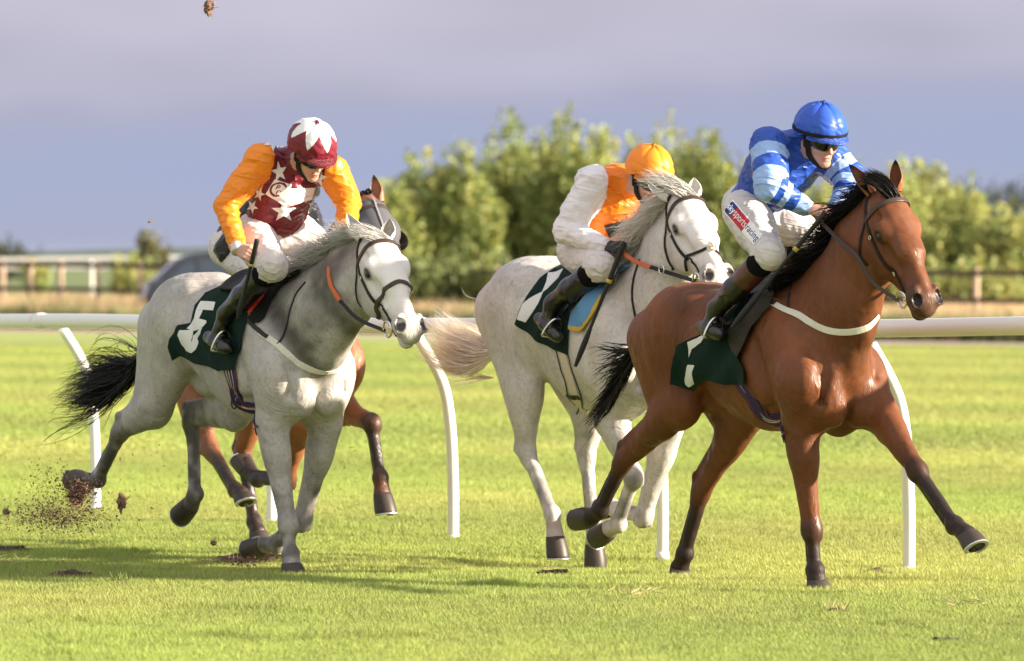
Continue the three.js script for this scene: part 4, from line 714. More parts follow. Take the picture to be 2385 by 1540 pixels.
function fist(f, W, dir, nrm, side, s = 1, hand = 1) {     // W: wrist; dir: along the hand; nrm: out of its back; side: towards the thumb
  const d = dir.clone().normalize(), n = nrm.clone().addScaledVector(d, -nrm.dot(d)).normalize(), t = d.clone().cross(n).multiplyScalar(hand); if (t.dot(side) < 0) t.negate();
  const c = (a, b, e) => W.clone().addScaledVector(d, a * s).addScaledVector(n, b * s).addScaledVector(t, e * s);
  f.cone(c(-0.02, 0, 0), c(0.03, 0.002, 0), 0.027 * s, 0.03 * s, 0.02, { flat: 0.75, lat: n, tag: 1 });
  f.ell(c(0.055, 0.003, 0), [0.042 * s, 0.015 * s, 0.04 * s], 0.02, { x: d, y: n, tag: 1 });
  [[0.03, 0.92], [0.01, 1.02], [-0.011, 1.0], [-0.031, 0.85]].forEach(([e, L]) => {
    const k = c(0.088, 0.006, e), p1 = c(0.088 + 0.026 * L, -0.018 * L, e * 0.95), p2 = c(0.088 + 0.012 * L, -0.045 * L, e * 0.9), p3 = c(0.07, -0.052 * L, e * 0.88);
    f.cone(c(0.05, 0.004, e * 0.8), k, 0.0115 * s, 0.0112 * s, 0.006, { tag: 1 }); f.cone(k, p1, 0.0112 * s, 0.0102 * s, 0.004, { tag: 1 }); f.cone(p1, p2, 0.0102 * s, 0.0092 * s, 0.003, { tag: 1 }); f.cone(p2, p3, 0.0092 * s, 0.008 * s, 0.003, { tag: 1 });
  });
  f.cone(c(0.022, -0.006, 0.026), c(0.056, -0.02, 0.045), 0.0145 * s, 0.0125 * s, 0.012, { tag: 1 }); f.cone(c(0.056, -0.02, 0.045), c(0.082, -0.038, 0.03), 0.0122 * s, 0.0095 * s, 0.004, { tag: 1 });
}
const minPrims = (list, x, y, z) => { let d = 9; for (const q of list) if (!q.sub) d = Math.min(d, prim(q, x, y, z)); return d; };
function rider(H, c) {
  const g = H.group('person', c.label, 'person', 'jockeys riding in the race'), L = (k) => H.L(c[k][0], c[k][1], c[k][2]), J = {};
  for (const k of ['neck', 'waist', 'pelvis', 'shR', 'shL', 'elR', 'elL', 'wrR', 'wrL', 'hipR', 'hipL', 'knR', 'knL', 'anR', 'anL', 'toeR', 'toeL', 'heelR', 'heelL']) J[k] = L(k);
  const rd = Math.PI / 180, fy = c.face.yaw * rd, fp = c.face.pitch * rd, fr = (c.face.roll ?? 0) * rd, fw = V(Math.cos(fy), 0, Math.sin(fy)), rt0 = V(-Math.sin(fy), 0, Math.cos(fy));
  const Fw = fw.clone().multiplyScalar(Math.cos(fp)).addScaledVector(Y1, -Math.sin(fp)), Up0 = fw.clone().multiplyScalar(Math.sin(fp)).addScaledVector(Y1, Math.cos(fp)), Up = Up0.clone().multiplyScalar(Math.cos(fr)).addScaledVector(rt0, Math.sin(fr)), Rt = Up0.clone().multiplyScalar(-Math.sin(fr)).addScaledVector(rt0, Math.cos(fr));
  const hf = H.dir(Fw), hu = H.dir(Up), hr = H.dir(Rt), HC = L('cap'), hp = (a, u, r) => HC.clone().addScaledVector(hf, a).addScaledVector(hu, u).addScaledVector(hr, r);
  // skin: head, neck, hands and what the clothes cover, one figure
  const b = new Field(), e = (a, u, r, rr, k, tagv = 0, sub = false) => b.ell(hp(a, u, r), rr, k, { x: hf, y: hu, tag: tagv, sub });
  e(-0.005, 0.0, 0, [0.096, 0.1, 0.077], 0.01); e(0.03, -0.085, 0, [0.062, 0.085, 0.062], 0.04);
  b.cone(hp(0.0, -0.12, 0.045), hp(0.072, -0.152, 0.014), 0.022, 0.018, 0.03); b.cone(hp(0.0, -0.12, -0.045), hp(0.072, -0.152, -0.014), 0.022, 0.018, 0.03);
  e(0.078, -0.155, 0, [0.02, 0.018, 0.022], 0.02); e(0.09, -0.05, 0, [0.012, 0.02, 0.02], 0.02);
  b.cone(hp(0.092, -0.045, 0), hp(0.114, -0.083, 0), 0.009, 0.0125, 0.012); for (const s of [1, -1]) { e(0.1, -0.09, s * 0.012, [0.012, 0.009, 0.009], 0.008); e(0.068, -0.075, s * 0.042, [0.022, 0.024, 0.022], 0.025); e(0.086, -0.036, s * 0.033, [0.016, 0.011, 0.016], 0.012, 0, true); e(-0.012, -0.055, s * 0.078, [0.02, 0.032, 0.01], 0.006, 3); }
  e(0.093, -0.118, 0, [0.011, 0.006, 0.024], 0.006, 2); e(0.09, -0.13, 0, [0.011, 0.007, 0.021], 0.006, 2); e(0.106, -0.124, 0, [0.012, 0.0022, 0.024], 0.003, 2, true);
  b.cone(hp(-0.03, -0.1, 0), J.neck.clone(), 0.058, 0.064, 0.03);
  b.chain([J.neck, J.waist, J.pelvis], [0.07, 0.085, 0.09], 0.05);
  for (const s of ['R', 'L']) {
    const z = s === 'R' ? 1 : -1;
    b.chain([J.neck, J['sh' + s]], [0.05, 0.045], 0.03); b.chain([J['sh' + s], J['el' + s], J['wr' + s]], [0.042, 0.036, 0.026], 0.02); b.chain([J.pelvis, J['hip' + s], J['kn' + s], J['an' + s].clone().lerp(J['kn' + s], 0.12)], [0.08, 0.065, 0.04, 0.02], 0.03);
    const w = J['wr' + s], hd = c['hand' + s]; fist(b, w, V(...hd.d), V(...hd.n), V(...hd.t), 1.0);
  }
  const bm = b.mesh(0.0055);
  const skinCol = (tagv, x, y, z, o) => { const n = 1 + 0.06 * fbm(x * 30, y * 30, z * 30, 2), gl = tagv === 1 && c.gloves; o[0] = gl ? 0.01 : (tagv === 2 ? 0.46 : tagv === 3 ? 0.55 : 0.54) * n; o[1] = gl ? 0.01 : (tagv === 2 ? 0.17 : tagv === 3 ? 0.24 : 0.29) * n; o[2] = gl ? 0.013 : (tagv === 2 ? 0.15 : tagv === 3 ? 0.17 : 0.215) * n; };
  part('body', meshGeo(bm, b.paint(bm.pos, skinCol, 0.004)), M.skin, g);
  // jersey
  const wr = c.wrinkle ?? 1, jf = new Field((x, y, z) => { const w = noise3(x * 7, y * 7, z * 7) * 0.6; return wr * (0.006 * noise3(x * 8 + 2, y * 10, z * 7) + 0.013 * (Math.abs(noise3(x * 13 + w, y * 24 + w * 2, z * 10 + 9)) - 0.3) + 0.007 * (Math.abs(noise3(x * 34, y * 42 + w * 3, z * 26)) - 0.3)); });
  const ax = J.neck.clone().sub(J.waist).normalize(), depth = V(-ax.y, ax.x, 0).normalize();
  jf.cone(J.pelvis.clone().lerp(J.waist, 0.35), J.waist, 0.15, 0.152, 0.03, { flat: 0.85, lat: depth }); const chest = J.waist.clone().lerp(J.neck, 0.62);
  jf.cone(J.waist, chest, 0.15, 0.172, 0.05, { flat: 0.8, lat: depth }); jf.cone(chest, J.neck, 0.17, 0.085, 0.06, { flat: 0.85, lat: depth });
  jf.ell(J.waist.clone().lerp(J.neck, 0.5).addScaledVector(depth, -0.05), [0.12, 0.09, 0.12], 0.05, { x: ax, y: depth });
  if (c.puff) jf.ell(J.waist.clone().lerp(J.neck, 0.45).addScaledVector(depth, 0.06), [0.2, 0.1, 0.14], 0.08, { x: ax, y: depth });
  jf.cone(J.neck, J.neck.clone().lerp(hp(-0.03, -0.1, 0), 0.45), 0.07, 0.066, 0.02);
  for (const s of ['R', 'L']) jf.cone(J.neck, J['sh' + s], 0.078, 0.08, 0.05);
  const torsoP = [...jf.p], arms = {};
  for (const s of ['R', 'L']) { const n0 = jf.p.length, S = J['sh' + s], E = J['el' + s], W = J['wr' + s].clone().lerp(J['el' + s], 0.06), k = c.sleeve ?? 1; jf.cone(S, E, 0.082 * k, 0.068 * k, 0.04); jf.cone(E, W, 0.068 * k, 0.044, 0.03); jf.ell(S.clone().lerp(E, 0.6), [0.12, 0.074 * k, 0.074 * k], 0.03, { x: E.clone().sub(S) }); arms[s] = { p: jf.p.slice(n0), S, E, W, l1: S.distanceTo(E), l2: E.distanceTo(W) }; }
  const jm = jf.mesh(0.0065), armF = (s) => (x, y, z) => minPrims(torsoP, x, y, z) - minPrims(arms[s].p, x, y, z) + (c.seam ?? 0.002);
  const armT = (s) => (x, y, z) => { const a = arms[s], p = V(x, y, z), seg = (A, B) => { const d = B.clone().sub(A), t = clamp(p.clone().sub(A).dot(d) / d.lengthSq()); return [t, p.distanceTo(A.clone().addScaledVector(d, t))]; }; const [t1, d1] = seg(a.S, a.E), [t2, d2] = seg(a.E, a.W), w = smooth(-0.02, 0.02, d1 - d2); return mix(t1 * a.l1, a.l1 + t2 * a.l2, w) / (a.l1 + a.l2); };
  let [tor, slR] = split(jm, armF('R')), slL; [tor, slL] = split(tor, armF('L'));
  const jersey = part('jersey', clothGeo(tor), c.jersey, g, c.jerseyLabel);
  for (const [s, m] of [['R', slR], ['L', slL]]) {
    let rest = m; const slv = new THREE.Group();
    const hoops = [];
    for (const [a0, a1] of c.hoops ?? []) { const T = armT(s), n = rest.pos.length / 3, tv = new Float32Array(n); const [ins, out] = split(rest, (x, y, z) => Math.abs(T(x, y, z) - (a0 + a1) / 2) - (a1 - a0) / 2); hoops.push(ins); rest = out; }
    const sm = part('sleeve', clothGeo(rest), c.sleeveMat, g, c.sleeveLabel);
    hoops.forEach((h) => part('hoop', clothGeo(h), c.hoopMat, sm));
    if (c.shirtCuff) { const W = J['wr' + s], E = J['el' + s]; part('shirt_cuff', tube([W.clone().lerp(E, 0.1), W.clone().lerp(E, -0.07)], 0.043, 0.04, 4, 16), M.breeches, sm); }
  }
  // breeches
  const bf = new Field((x, y, z) => 0.004 * noise3(x * 9, y * 9, z * 9) + 0.009 * (Math.abs(noise3(x * 22 + y * 6, y * 11, z * 16)) - 0.3) + 0.006 * (Math.abs(noise3(x * 46, y * 30, z * 38)) - 0.3));
  bf.ell(J.pelvis, [0.16, 0.135, 0.155], 0.04); const thp = {};
  for (const s of ['R', 'L']) { const h = J['hip' + s], k = J['kn' + s], a = J['an' + s]; bf.cone(h, k, 0.118, 0.079, 0.05); bf.ell(h.clone().lerp(k, 0.35), [0.17, 0.112, 0.105], 0.04, { x: k.clone().sub(h) }); bf.cone(k, k.clone().lerp(a, 0.16), 0.075, 0.064, 0.03); }
  const brm = bf.mesh(0.0075), br = part('breeches', clothGeo(brm), M.breeches, g, 'white breeches'); J.bf = bf;
  // boots
  for (const s of ['R', 'L']) {
    const k = J['kn' + s], a = J['an' + s], t = J['toe' + s], hl = J['heel' + s], q = new Field((x, y, z) => 0.005 * (Math.abs(noise3(x * 14, y * 30, z * 14)) - 0.3)), low = t.clone().lerp(hl, 0.5);
    q.cone(k.clone().lerp(a, 0.06), a.clone().lerp(k, 0.35), 0.073, 0.062, 0.02); q.cone(a.clone().lerp(k, 0.35), a, 0.062, 0.045, 0.03); q.cone(a, lerp(hl, t, 0.35), 0.044, 0.04, 0.03);
    q.cone(hl, t, 0.036, 0.032, 0.03, {}); q.ell(lerp(hl, t, 0.72), [0.06, 0.034, 0.042], 0.03, { x: t.clone().sub(hl) });
    const m = q.mesh(0.0065), d = a.clone().sub(k).normalize(), kk = k.clone(), [cuffM, rest] = split(m, (x, y, z) => (x - kk.x) * d.x + (y - kk.y) * d.y + (z - kk.z) * d.z - (c.cuffLen ?? 0.12) - 0.02 * Math.sin((x + z) * 20)), boot = new THREE.Mesh();
    let bootM = rest, brownM = null; if (c.brownTop) [brownM, bootM] = split(rest, (x, y, z) => (x - kk.x) * d.x + (y - kk.y) * d.y + (z - kk.z) * d.z - 0.235);
    const bo = part('boot', meshGeo(bootM), c.bootMat ?? M.boot, g); part('boot_top', meshGeo(cuffM), M.cuff, bo); if (brownM) part('boot_band', meshGeo(brownM), M.bootBrown, bo);
    // stirrup iron under the ball of the foot
    const mid = lerp(hl, t, 0.68), fd = t.clone().sub(hl).normalize(), upv = a.clone().sub(mid); upv.addScaledVector(fd, -upv.dot(fd)).normalize(); const sd = fd.clone().cross(upv);
    const P = []; for (let i = 0; i <= 20; i++) { const w = i / 20 * Math.PI; P.push(mid.clone().addScaledVector(upv, -0.035 + 0.115 * Math.sin(w)).addScaledVector(sd, 0.056 * Math.cos(w))); }
    const iron = part('stirrup', mergeGeometries([stripUv(tube(P, 0.0065, 0.0065, 24, 8)), stripUv(tube([P[0], P[20]], 0.009, 0.009, 3, 8))]), M.steel, H.g);
    part('stirrup_leather', strap([P[10].clone(), lerp(P[10], H.q(-0.24, 1.36, (s === 'R' ? 1 : -1) * 0.27), 0.6), H.q(-0.24, 1.42, (s === 'R' ? 1 : -1) * 0.22)], 0.02, 0.005, null, 0, 10, V(0.2, 0, s === 'R' ? 1 : -1)), M.leather, H.g);
  }
  // helmet: silk-covered cap with a button, a peak, the harness and goggles
  const hs = 1.1, capPos = [], capIdx = [], nu = 72, nv = 36, jr = rng(c.seed ?? 4), gore = 6;
  const capP = (th, ph, r = 1) => { const w = (0.006 * Math.abs(Math.sin(ph * gore / 2)) ** 0.7 - 0.004 + 0.0035 * noise3(ph * 6, th * 9, c.seed) * smooth(0.6, 1.4, th) + 0.003 * Math.sin(ph * 26 + 3 * noise3(ph * 3, th * 3, 5)) * (smooth(0.5, 0.1, th) + 0.9 * smooth(1.25, 1.6, th))) ; const s = Math.sin(th), k = Math.cos(th); return hp(-0.008 + (0.139 + w) * r * s * Math.cos(ph) * hs, 0.012 + (0.124 + w) * r * k * hs, (0.119 + w) * r * s * Math.sin(ph) * hs); };
  for (let j = 0; j <= nv; j++) for (let i = 0; i < nu; i++) { const ph = i / nu * 2 * Math.PI, back = (1 - Math.cos(ph)) / 2, th = j / nv * mix(1.6, 1.98, smooth(0.15, 0.8, back)), p = capP(th, ph); capPos.push(p.x, p.y, p.z); }
  for (let j = 0; j < nv; j++) for (let i = 0; i < nu; i++) { const a = j * nu + i, bb = j * nu + (i + 1) % nu; capIdx.push(a, bb, a + nu, bb, bb + nu, a + nu); }
  const capMesh = { pos: new Float32Array(capPos), idx: new Uint32Array(capIdx) }, helmet = part('helmet', (() => { const gm = new THREE.SphereGeometry(1, 32, 20, 0, Math.PI * 2, 0, Math.PI * 0.6), a = gm.attributes.position; for (let i = 0; i < a.count; i++) { const q = hp(-0.008 + a.getX(i) * 0.128, 0.006 + a.getY(i) * 0.114, a.getZ(i) * 0.107); a.setXYZ(i, q.x, q.y, q.z); } gm.computeVertexNormals(); return gm; })(), M.harness, g);
  if (c.capStar) {
    const [white, red] = split(capMesh, (x, y, z) => { const v = V(x, y, z).sub(hp(-0.008, 0.012, 0)), a = v.dot(hf) / 0.139, u = v.dot(hu) / 0.124, r = v.dot(hr) / 0.117, th = Math.atan2(Math.hypot(a, r), u), ph = Math.atan2(r, a) / (2 * Math.PI) * 7 + 0.12, tri = Math.abs(ph - Math.floor(ph) - 0.5) * 2; return th - mix(0.62, 1.34, tri); });
    const cp = part('cap', meshGeo(red), c.capMat, helmet, c.capLabel); part('white_star', meshGeo(white), c.capStar, cp);
  } else part('cap', meshGeo(capMesh), c.capMat, helmet, c.capLabel);
  part('cap_button', fleece(hp(-0.008, 0.149, 0), 0.013), c.capMat, helmet);
  const PP = [], PN = []; for (let j = 0; j <= 4; j++) for (let i = 0; i <= 20; i++) { const ph = mix(-1.15, 1.15, i / 20), o = 1 + 0.3 * (j / 4) * Math.cos(ph * 1.3) ** 0.8 * (Math.abs(ph * 1.3) < 1.57 ? 1 : 0); const q = hp(-0.008 + 0.153 * Math.cos(ph) * o, 0.004 - 0.02 * j / 4 - 0.006 * (1 - Math.cos(ph)) + 0.002 * Math.sin(ph * 17), 0.13 * Math.sin(ph) * (1 + 0.06 * j / 4)); PP.push(q); PN.push(hu.clone()); }
  part('peak', sheet(PP, PN, 20, 4, 0.007), c.capMat, helmet);
  const ringAt = (u, k) => Array.from({ length: 33 }, (_, i) => { const ph = i / 32 * 2 * Math.PI; return hp(-0.008 + 0.157 * Math.cos(ph) * k, u - 0.012 * (1 - Math.cos(ph)), 0.135 * Math.sin(ph) * k); });
  if (c.capBand) part('cap_band', strap(ringAt(0.016, 1.005), 0.017, 0.004, null, 0, 60, (t) => { const ph = t * 2 * Math.PI; return hf.clone().multiplyScalar(Math.cos(ph)).addScaledVector(hr, Math.sin(ph)); }), M.harness, helmet);
  for (const s of [1, -1]) { const out = hr.clone().multiplyScalar(s); part('chin_strap', strap([hp(0.0, 0.0, s * 0.098), hp(0.012, -0.06, s * 0.088), hp(0.025, -0.115, s * 0.072), hp(0.06, -0.16, s * 0.035), hp(0.075, -0.175, 0)], 0.034, 0.006, b, 0.004, 16), M.harness, helmet); }
  const GP = [], GN = []; for (let j = 0; j <= 8; j++) for (let i = 0; i <= 28; i++) { const ph = mix(-1.25, 1.25, i / 28), v = j / 8, low = -0.078 + 0.03 * Math.exp(-(ph * ph) / 0.025) + 0.012 * Math.abs(ph) ** 2, u = mix(-0.014, low, v), r = 1 - 0.12 * (v - 0.35) ** 2; GP.push(hp(0.012 + 0.101 * Math.cos(ph) * r, u, 0.09 * Math.sin(ph))); GN.push(hf.clone().multiplyScalar(Math.cos(ph)).addScaledVector(hr, Math.sin(ph))); }
  part('goggles', sheet(GP, GN, 28, 8, 0.005), M.lens, g);
  return { g, J, jf, bf, b, jersey, br, hp, hf, hu, hr };
}
const blueRider = rider(bay, {
  label: 'jockey in blue silks with pale blue hooped sleeves and blue cap riding the bay', seed: 4, cap: [1912, 304, 0], face: { yaw: 58, pitch: 20, roll: 4 },
  neck: [1856, 352, 0], waist: [1790, 430, 0], pelvis: [1752, 480, 0], shR: [1790, 340, 0.19], shL: [1935, 372, -0.19], elR: [1795, 436, 0.3], elL: [1985, 420, -0.26], wrR: [1882, 486, 0.11], wrL: [1945, 495, -0.05],
  hipR: [1735, 492, 0.13], hipL: [1800, 500, -0.12], knR: [1793, 592, 0.25], knL: [1875, 545, -0.24], anR: [1668, 720, 0.31], anL: [1830, 700, -0.3], heelR: [1636, 762, 0.33], heelL: [1800, 740, -0.32], toeR: [1676, 778, 0.33], toeL: [1860, 760, -0.32],
  handR: { d: [0.75, -0.15, -0.25], n: [0.2, 0.75, 0.6], t: [0.3, 0.3, -0.9] }, handL: { d: [0.6, -0.2, 0.2], n: [0, 0.9, -0.4], t: [0, 0.3, 0.9] },
  jersey: satin(0.02, 0.075, 0.42), sleeveMat: satin(0.02, 0.075, 0.42), sleeve: 1.18, hoopMat: satin(0.3, 0.44, 0.8), hoops: [[0.1, 0.27], [0.43, 0.6], [0.7, 0.77], [0.88, 1.05]], capMat: satin(0.025, 0.09, 0.52), capBand: true, brownTop: true, puff: true, jerseyLabel: 'royal blue satin jersey',
});
const maroonRider = rider(grey, {
  label: 'jockey in maroon silks with white stars and orange sleeves riding the grey', seed: 7, cap: [727, 341, 0], face: { yaw: 56, pitch: 34, roll: 6 },
  neck: [672, 385, 0], waist: [645, 500, 0], pelvis: [628, 540, 0], shR: [606, 372, 0.19], shL: [772, 398, -0.19], elR: [526, 480, 0.36], elL: [812, 470, -0.27], wrR: [554, 580, 0.37], wrL: [806, 560, -0.06],
  hipR: [585, 550, 0.13], hipL: [690, 545, -0.13], knR: [637, 620, 0.26], knL: [745, 590, -0.25], anR: [527, 730, 0.31], anL: [690, 720, -0.31], heelR: [488, 786, 0.33], heelL: [660, 760, -0.33], toeR: [530, 812, 0.33], toeL: [720, 790, -0.33],
  handR: { d: [0.8, -0.2, -0.1], n: [-0.1, 0.5, 0.8], t: [0.5, 0.75, -0.1] }, handL: { d: [0.6, -0.6, 0.1], n: [0.5, 0.6, -0.4], t: [0, 0.3, 0.9] },
  jersey: satin(0.15, 0.008, 0.022), sleeveMat: satin(0.85, 0.24, 0.012), capMat: satin(0.17, 0.01, 0.025), capStar: satin(0.78, 0.77, 0.8), jerseyLabel: 'maroon satin jersey with white stars', sleeveLabel: 'orange satin sleeve', shirtCuff: true, capLabel: 'maroon cap with a white star top',
});
const orangeRider = rider(white, {
  label: 'jockey in orange silks with white sleeves and orange cap riding the white horse', seed: 9, cap: [1513, 399, 0], face: { yaw: 62, pitch: 22, roll: 0 },
  neck: [1448, 424, 0], waist: [1402, 520, 0], pelvis: [1372, 570, 0], shR: [1378, 425, 0.19], shL: [1525, 440, -0.19], elR: [1322, 538, 0.3], elL: [1560, 545, -0.26], wrR: [1412, 574, 0.22], wrL: [1500, 570, -0.06],
  hipR: [1345, 585, 0.13], hipL: [1440, 585, -0.13], knR: [1402, 620, 0.26], knL: [1490, 610, -0.25], anR: [1288, 705, 0.31], anL: [1430, 720, -0.31], heelR: [1258, 742, 0.33], heelL: [1400, 760, -0.33], toeR: [1300, 785, 0.33], toeL: [1470, 790, -0.33],
  handR: { d: [0.85, -0.05, -0.2], n: [-0.1, 0.6, 0.75], t: [0.5, 0.75, -0.1] }, handL: { d: [0.6, -0.3, 0.1], n: [0, 0.9, -0.4], t: [0, 0.3, 0.9] }, gloves: true,
  jersey: satin(0.82, 0.2, 0.008), sleeveMat: satin(0.75, 0.72, 0.77), capMat: satin(0.88, 0.25, 0.012), jerseyLabel: 'orange satin jersey', sleeveLabel: 'white satin sleeve', sleeve: 1.12, puff: true,
});
const hiddenRider = rider(hooded, {
  label: 'jockey in white breeches and black sleeves mostly hidden behind the maroon rider', seed: 11, cap: [692, 425, 0], face: { yaw: 60, pitch: 25 },
  neck: [662, 445, 0], waist: [590, 520, 0], pelvis: [545, 575, 0], shR: [620, 450, 0.19], shL: [700, 470, -0.19], elR: [528, 585, 0.26], elL: [728, 535, -0.22], wrR: [600, 600, 0.1], wrL: [738, 562, -0.05],
  hipR: [535, 580, 0.14], hipL: [590, 590, -0.13], knR: [610, 640, 0.25], knL: [680, 640, -0.24], anR: [520, 740, 0.31], anL: [640, 740, -0.31], heelR: [500, 770, 0.33], heelL: [620, 770, -0.33], toeR: [560, 780, 0.33], toeL: [680, 780, -0.33],
  handR: { d: [0.8, -0.2, -0.2], n: [0, 0.8, 0.6], t: [0.4, 0.4, -0.8] }, handL: { d: [0.6, -0.3, 0.1], n: [0, 0.9, -0.4], t: [0, 0.3, 0.9] }, gloves: true,
  jersey: satin(0.015, 0.015, 0.02), sleeveMat: satin(0.02, 0.02, 0.028), capMat: satin(0.02, 0.02, 0.02),
});
// prints and stars on the silks
{
  const H = grey, R = maroonRider, white = satin(0.74, 0.73, 0.75), star = (cx, cy, r, rot, sx = 1, sh = 0) => Array.from({ length: 10 }, (_, i) => { const a = rot + i / 10 * 2 * Math.PI, q = i % 2 ? r * 0.4 : r; return [cx + Math.cos(a) * q * sx, cy + Math.sin(a) * q + sh * Math.cos(a) * q]; });
  const Z = (x, y) => [65.7 + x * 0.42653, 229.9 + y * 0.42653];
  for (const [x, y, r, rot, sx] of [[1338, 240, 50, -0.9, 1.1], [1370, 400, 62, -1.75, 0.75], [1395, 615, 62, -1.57, 1.15], [1262, 520, 40, -1.2, 0.8], [1225, 590, 40, -1.0, 0.8], [1590, 430, 55, -1.3, 0.75], [1555, 600, 55, -1.2, 0.6], [1470, 330, 40, -1, 0.8]]) { const [cx, cy] = Z(x, y); part('star', patchOn(H, R.jf, star(cx, cy, r * 0.4265, rot, sx), 0.0012, { thick: 0.001, step: 4 }), white, R.jersey); }
  const logo = (w, h, draw, col) => { const cv = document.createElement('canvas'); cv.width = w; cv.height = h; const x = cv.getContext('2d'); x.fillStyle = col; x.fillRect(0, 0, w, h); draw(x); const t = new THREE.CanvasTexture(cv); t.colorSpace = THREE.SRGBColorSpace; t.magFilter = THREE.LinearFilter; return t; };
  const quadUV = (tl, tr, bl) => (v) => { const ux = tr[0] - tl[0], uy = tr[1] - tl[1], vx = bl[0] - tl[0], vy = bl[1] - tl[1], d = ux * vy - uy * vx, x = v.x - tl[0], y = v.y - tl[1]; return [clamp((x * vy - y * vx) / d), 1 - clamp((ux * y - uy * x) / d)]; };
  { const tl = Z(1345, 440), tr = Z(1436, 470), br = Z(1412, 592), bl = Z(1296, 522), t = logo(256, 256, (x) => { x.strokeStyle = '#7d1524'; x.lineWidth = 30; x.beginPath(); x.ellipse(128, 128, 104, 104, 0, 0.95, 5.6); x.stroke(); x.fillStyle = '#7d1524'; x.font = 'bold 112px sans-serif'; x.fillText('P', 74, 136); x.font = 'bold 112px serif'; x.fillText('C', 112, 214); }, '#efe6e4');
    part('printed_panel', patchOn(H, R.jf, [tl, tr, br, bl], 0.0022, { thick: 0.001, step: 4, uv: quadUV(tl, tr, bl) }), std(0xffffff, 0.5, { map: t }), R.jersey); }
  { const tl = Z(1428, 492), tr = Z(1566, 486), br = Z(1548, 550), bl = Z(1415, 590), t = logo(256, 128, (x) => { x.strokeStyle = '#c79aa4'; x.lineWidth = 3; for (let i = 0; i < 20; i++) { const px = 16 + i * 9 + (i > 8 ? 10 : 0), y = 76 - i * 0.7; x.beginPath(); x.moveTo(px, y); x.lineTo(px + (i * 5) % 7, y - 8 - (i * 3) % 6); x.lineTo(px + 5, y - 1); x.stroke(); } x.fillStyle = '#b98a94'; x.font = '20px serif'; x.fillText('Ltd', 216, 62); }, '#f4eff0');
    part('printed_panel', patchOn(H, R.jf, [tl, tr, br, bl], 0.0022, { thick: 0.001, step: 4, uv: quadUV(tl, tr, bl) }), std(0xffffff, 0.5, { map: t }), R.jersey); }
  const Zs = (x, y) => [(640 + x * 0.18059) * 0.65685, (760 + y * 0.18059) * 0.65685];
  const Zb = (x, y) => [1543.6 + x * 0.42655, 210.2 + y * 0.42655];
  { const tl = Zb(385, 596), tr = Zb(548, 790), br = Zb(500, 846), bl = Zb(330, 662), t = logo(512, 150, (x) => { x.fillStyle = '#f1edef'; x.fillRect(0, 0, 512, 150); x.fillStyle = '#1c2f78'; x.beginPath(); x.roundRect(4, 14, 110, 122, 22); x.fill(); x.fillStyle = '#bb2138'; x.fillRect(100, 14, 205, 122); x.fillStyle = '#ffffff'; x.font = 'bold 78px sans-serif'; x.fillText('sky', 2, 98, 98); x.font = '80px sans-serif'; x.fillText('sports', 106, 96, 194); x.fillStyle = '#16246a'; x.font = 'bold 80px sans-serif'; x.fillText('racing', 312, 96, 192); }, '#f1edef');
    part('printed_panel', patchOn(bay, blueRider.bf, [tl, tr, br, bl], 0.0015, { thick: 0.0008, step: 4, uv: quadUV(tl, tr, bl) }), std(0xffffff, 0.7, { map: t }), blueRider.br); }
  { const tl = Zs(700, 690), tr = Zs(835, 690), br = Zs(835, 800), bl = Zs(700, 800), t = logo(128, 128, (x) => { x.fillStyle = '#2f8a4a'; x.font = 'bold 58px sans-serif'; x.fillText('P', 28, 56); x.fillText('P', 74, 106); }, '#e9e4e8'); part('printed_panel', patchOn(hooded, hiddenRider.bf, [tl, tr, br, bl], 0.0012, { thick: 0.0008, step: 3, uv: quadUV(tl, tr, bl) }), std(0xffffff, 0.7, { map: t }), hiddenRider.br); part('green_trim', patchOn(hooded, hiddenRider.bf, [Zs(862, 520), Zs(880, 535), Zs(835, 610), Zs(820, 690), Zs(795, 660), Zs(815, 580)], 0.003, { thick: 0.002, step: 3 }), std(new THREE.Color().setRGB(0.03, 0.3, 0.05), 0.7), hiddenRider.br); }
  { const Zo = (x, y) => [952.4 + x * 0.42653, 262.7 + y * 0.42653]; part('black_panel', patchOn(white_(), orangeRider.jf, [Zo(1065, 615), Zo(1170, 588), Zo(1215, 600), Zo(1200, 650), Zo(1095, 685)], 0.002, { thick: 0.002, step: 4 }), satin(0.015, 0.014, 0.016), orangeRider.jersey); }
}
function white_() { return white; }
// whips, each held in a right hand
function whip(H, label, pts, r0, r1) { const g = H.group('whip', label, 'whip', 'whips held by the jockeys'); const P = pts.map(([x, y, z]) => H.L(x, y, z)), d = P[1].clone().sub(P[0]), at_ = (t) => P[0].clone().addScaledVector(d, t); part('handle', tube([at_(-0.04), at_(0.28)], r0 * 1.25, r0 * 1.1, 4, 10), M.whip, g); part('shaft', tube([at_(0.28), at_(0.68)], r0, r1, 4, 10), M.whip, g); part('collar', tube([at_(0.27), at_(0.3)], r0 * 1.4, r0 * 1.4, 2, 10), M.band, g); part('flap', tube([at_(0.66), at_(0.72), at_(0.97), at_(1)], (t) => r1 + 0.008 * Math.sin(Math.PI * clamp(t)) , r1, 12, 8), M.whip, g); return g; }
whip(grey, 'dark padded whip held in the bare hand of the maroon rider', [[597, 566, 0.41], [553, 744, 0.42]], 0.011, 0.008);
whip(white, 'long black whip held in the black glove of the orange rider', [[1450, 575, 0.27], [1340, 854, 0.42]], 0.012, 0.009);
whip(bay, 'black and blue whip angled down beside the saddle of the leading bay', [[1914, 506, 0.16], [1704, 764, 0.42]], 0.011, 0.009);
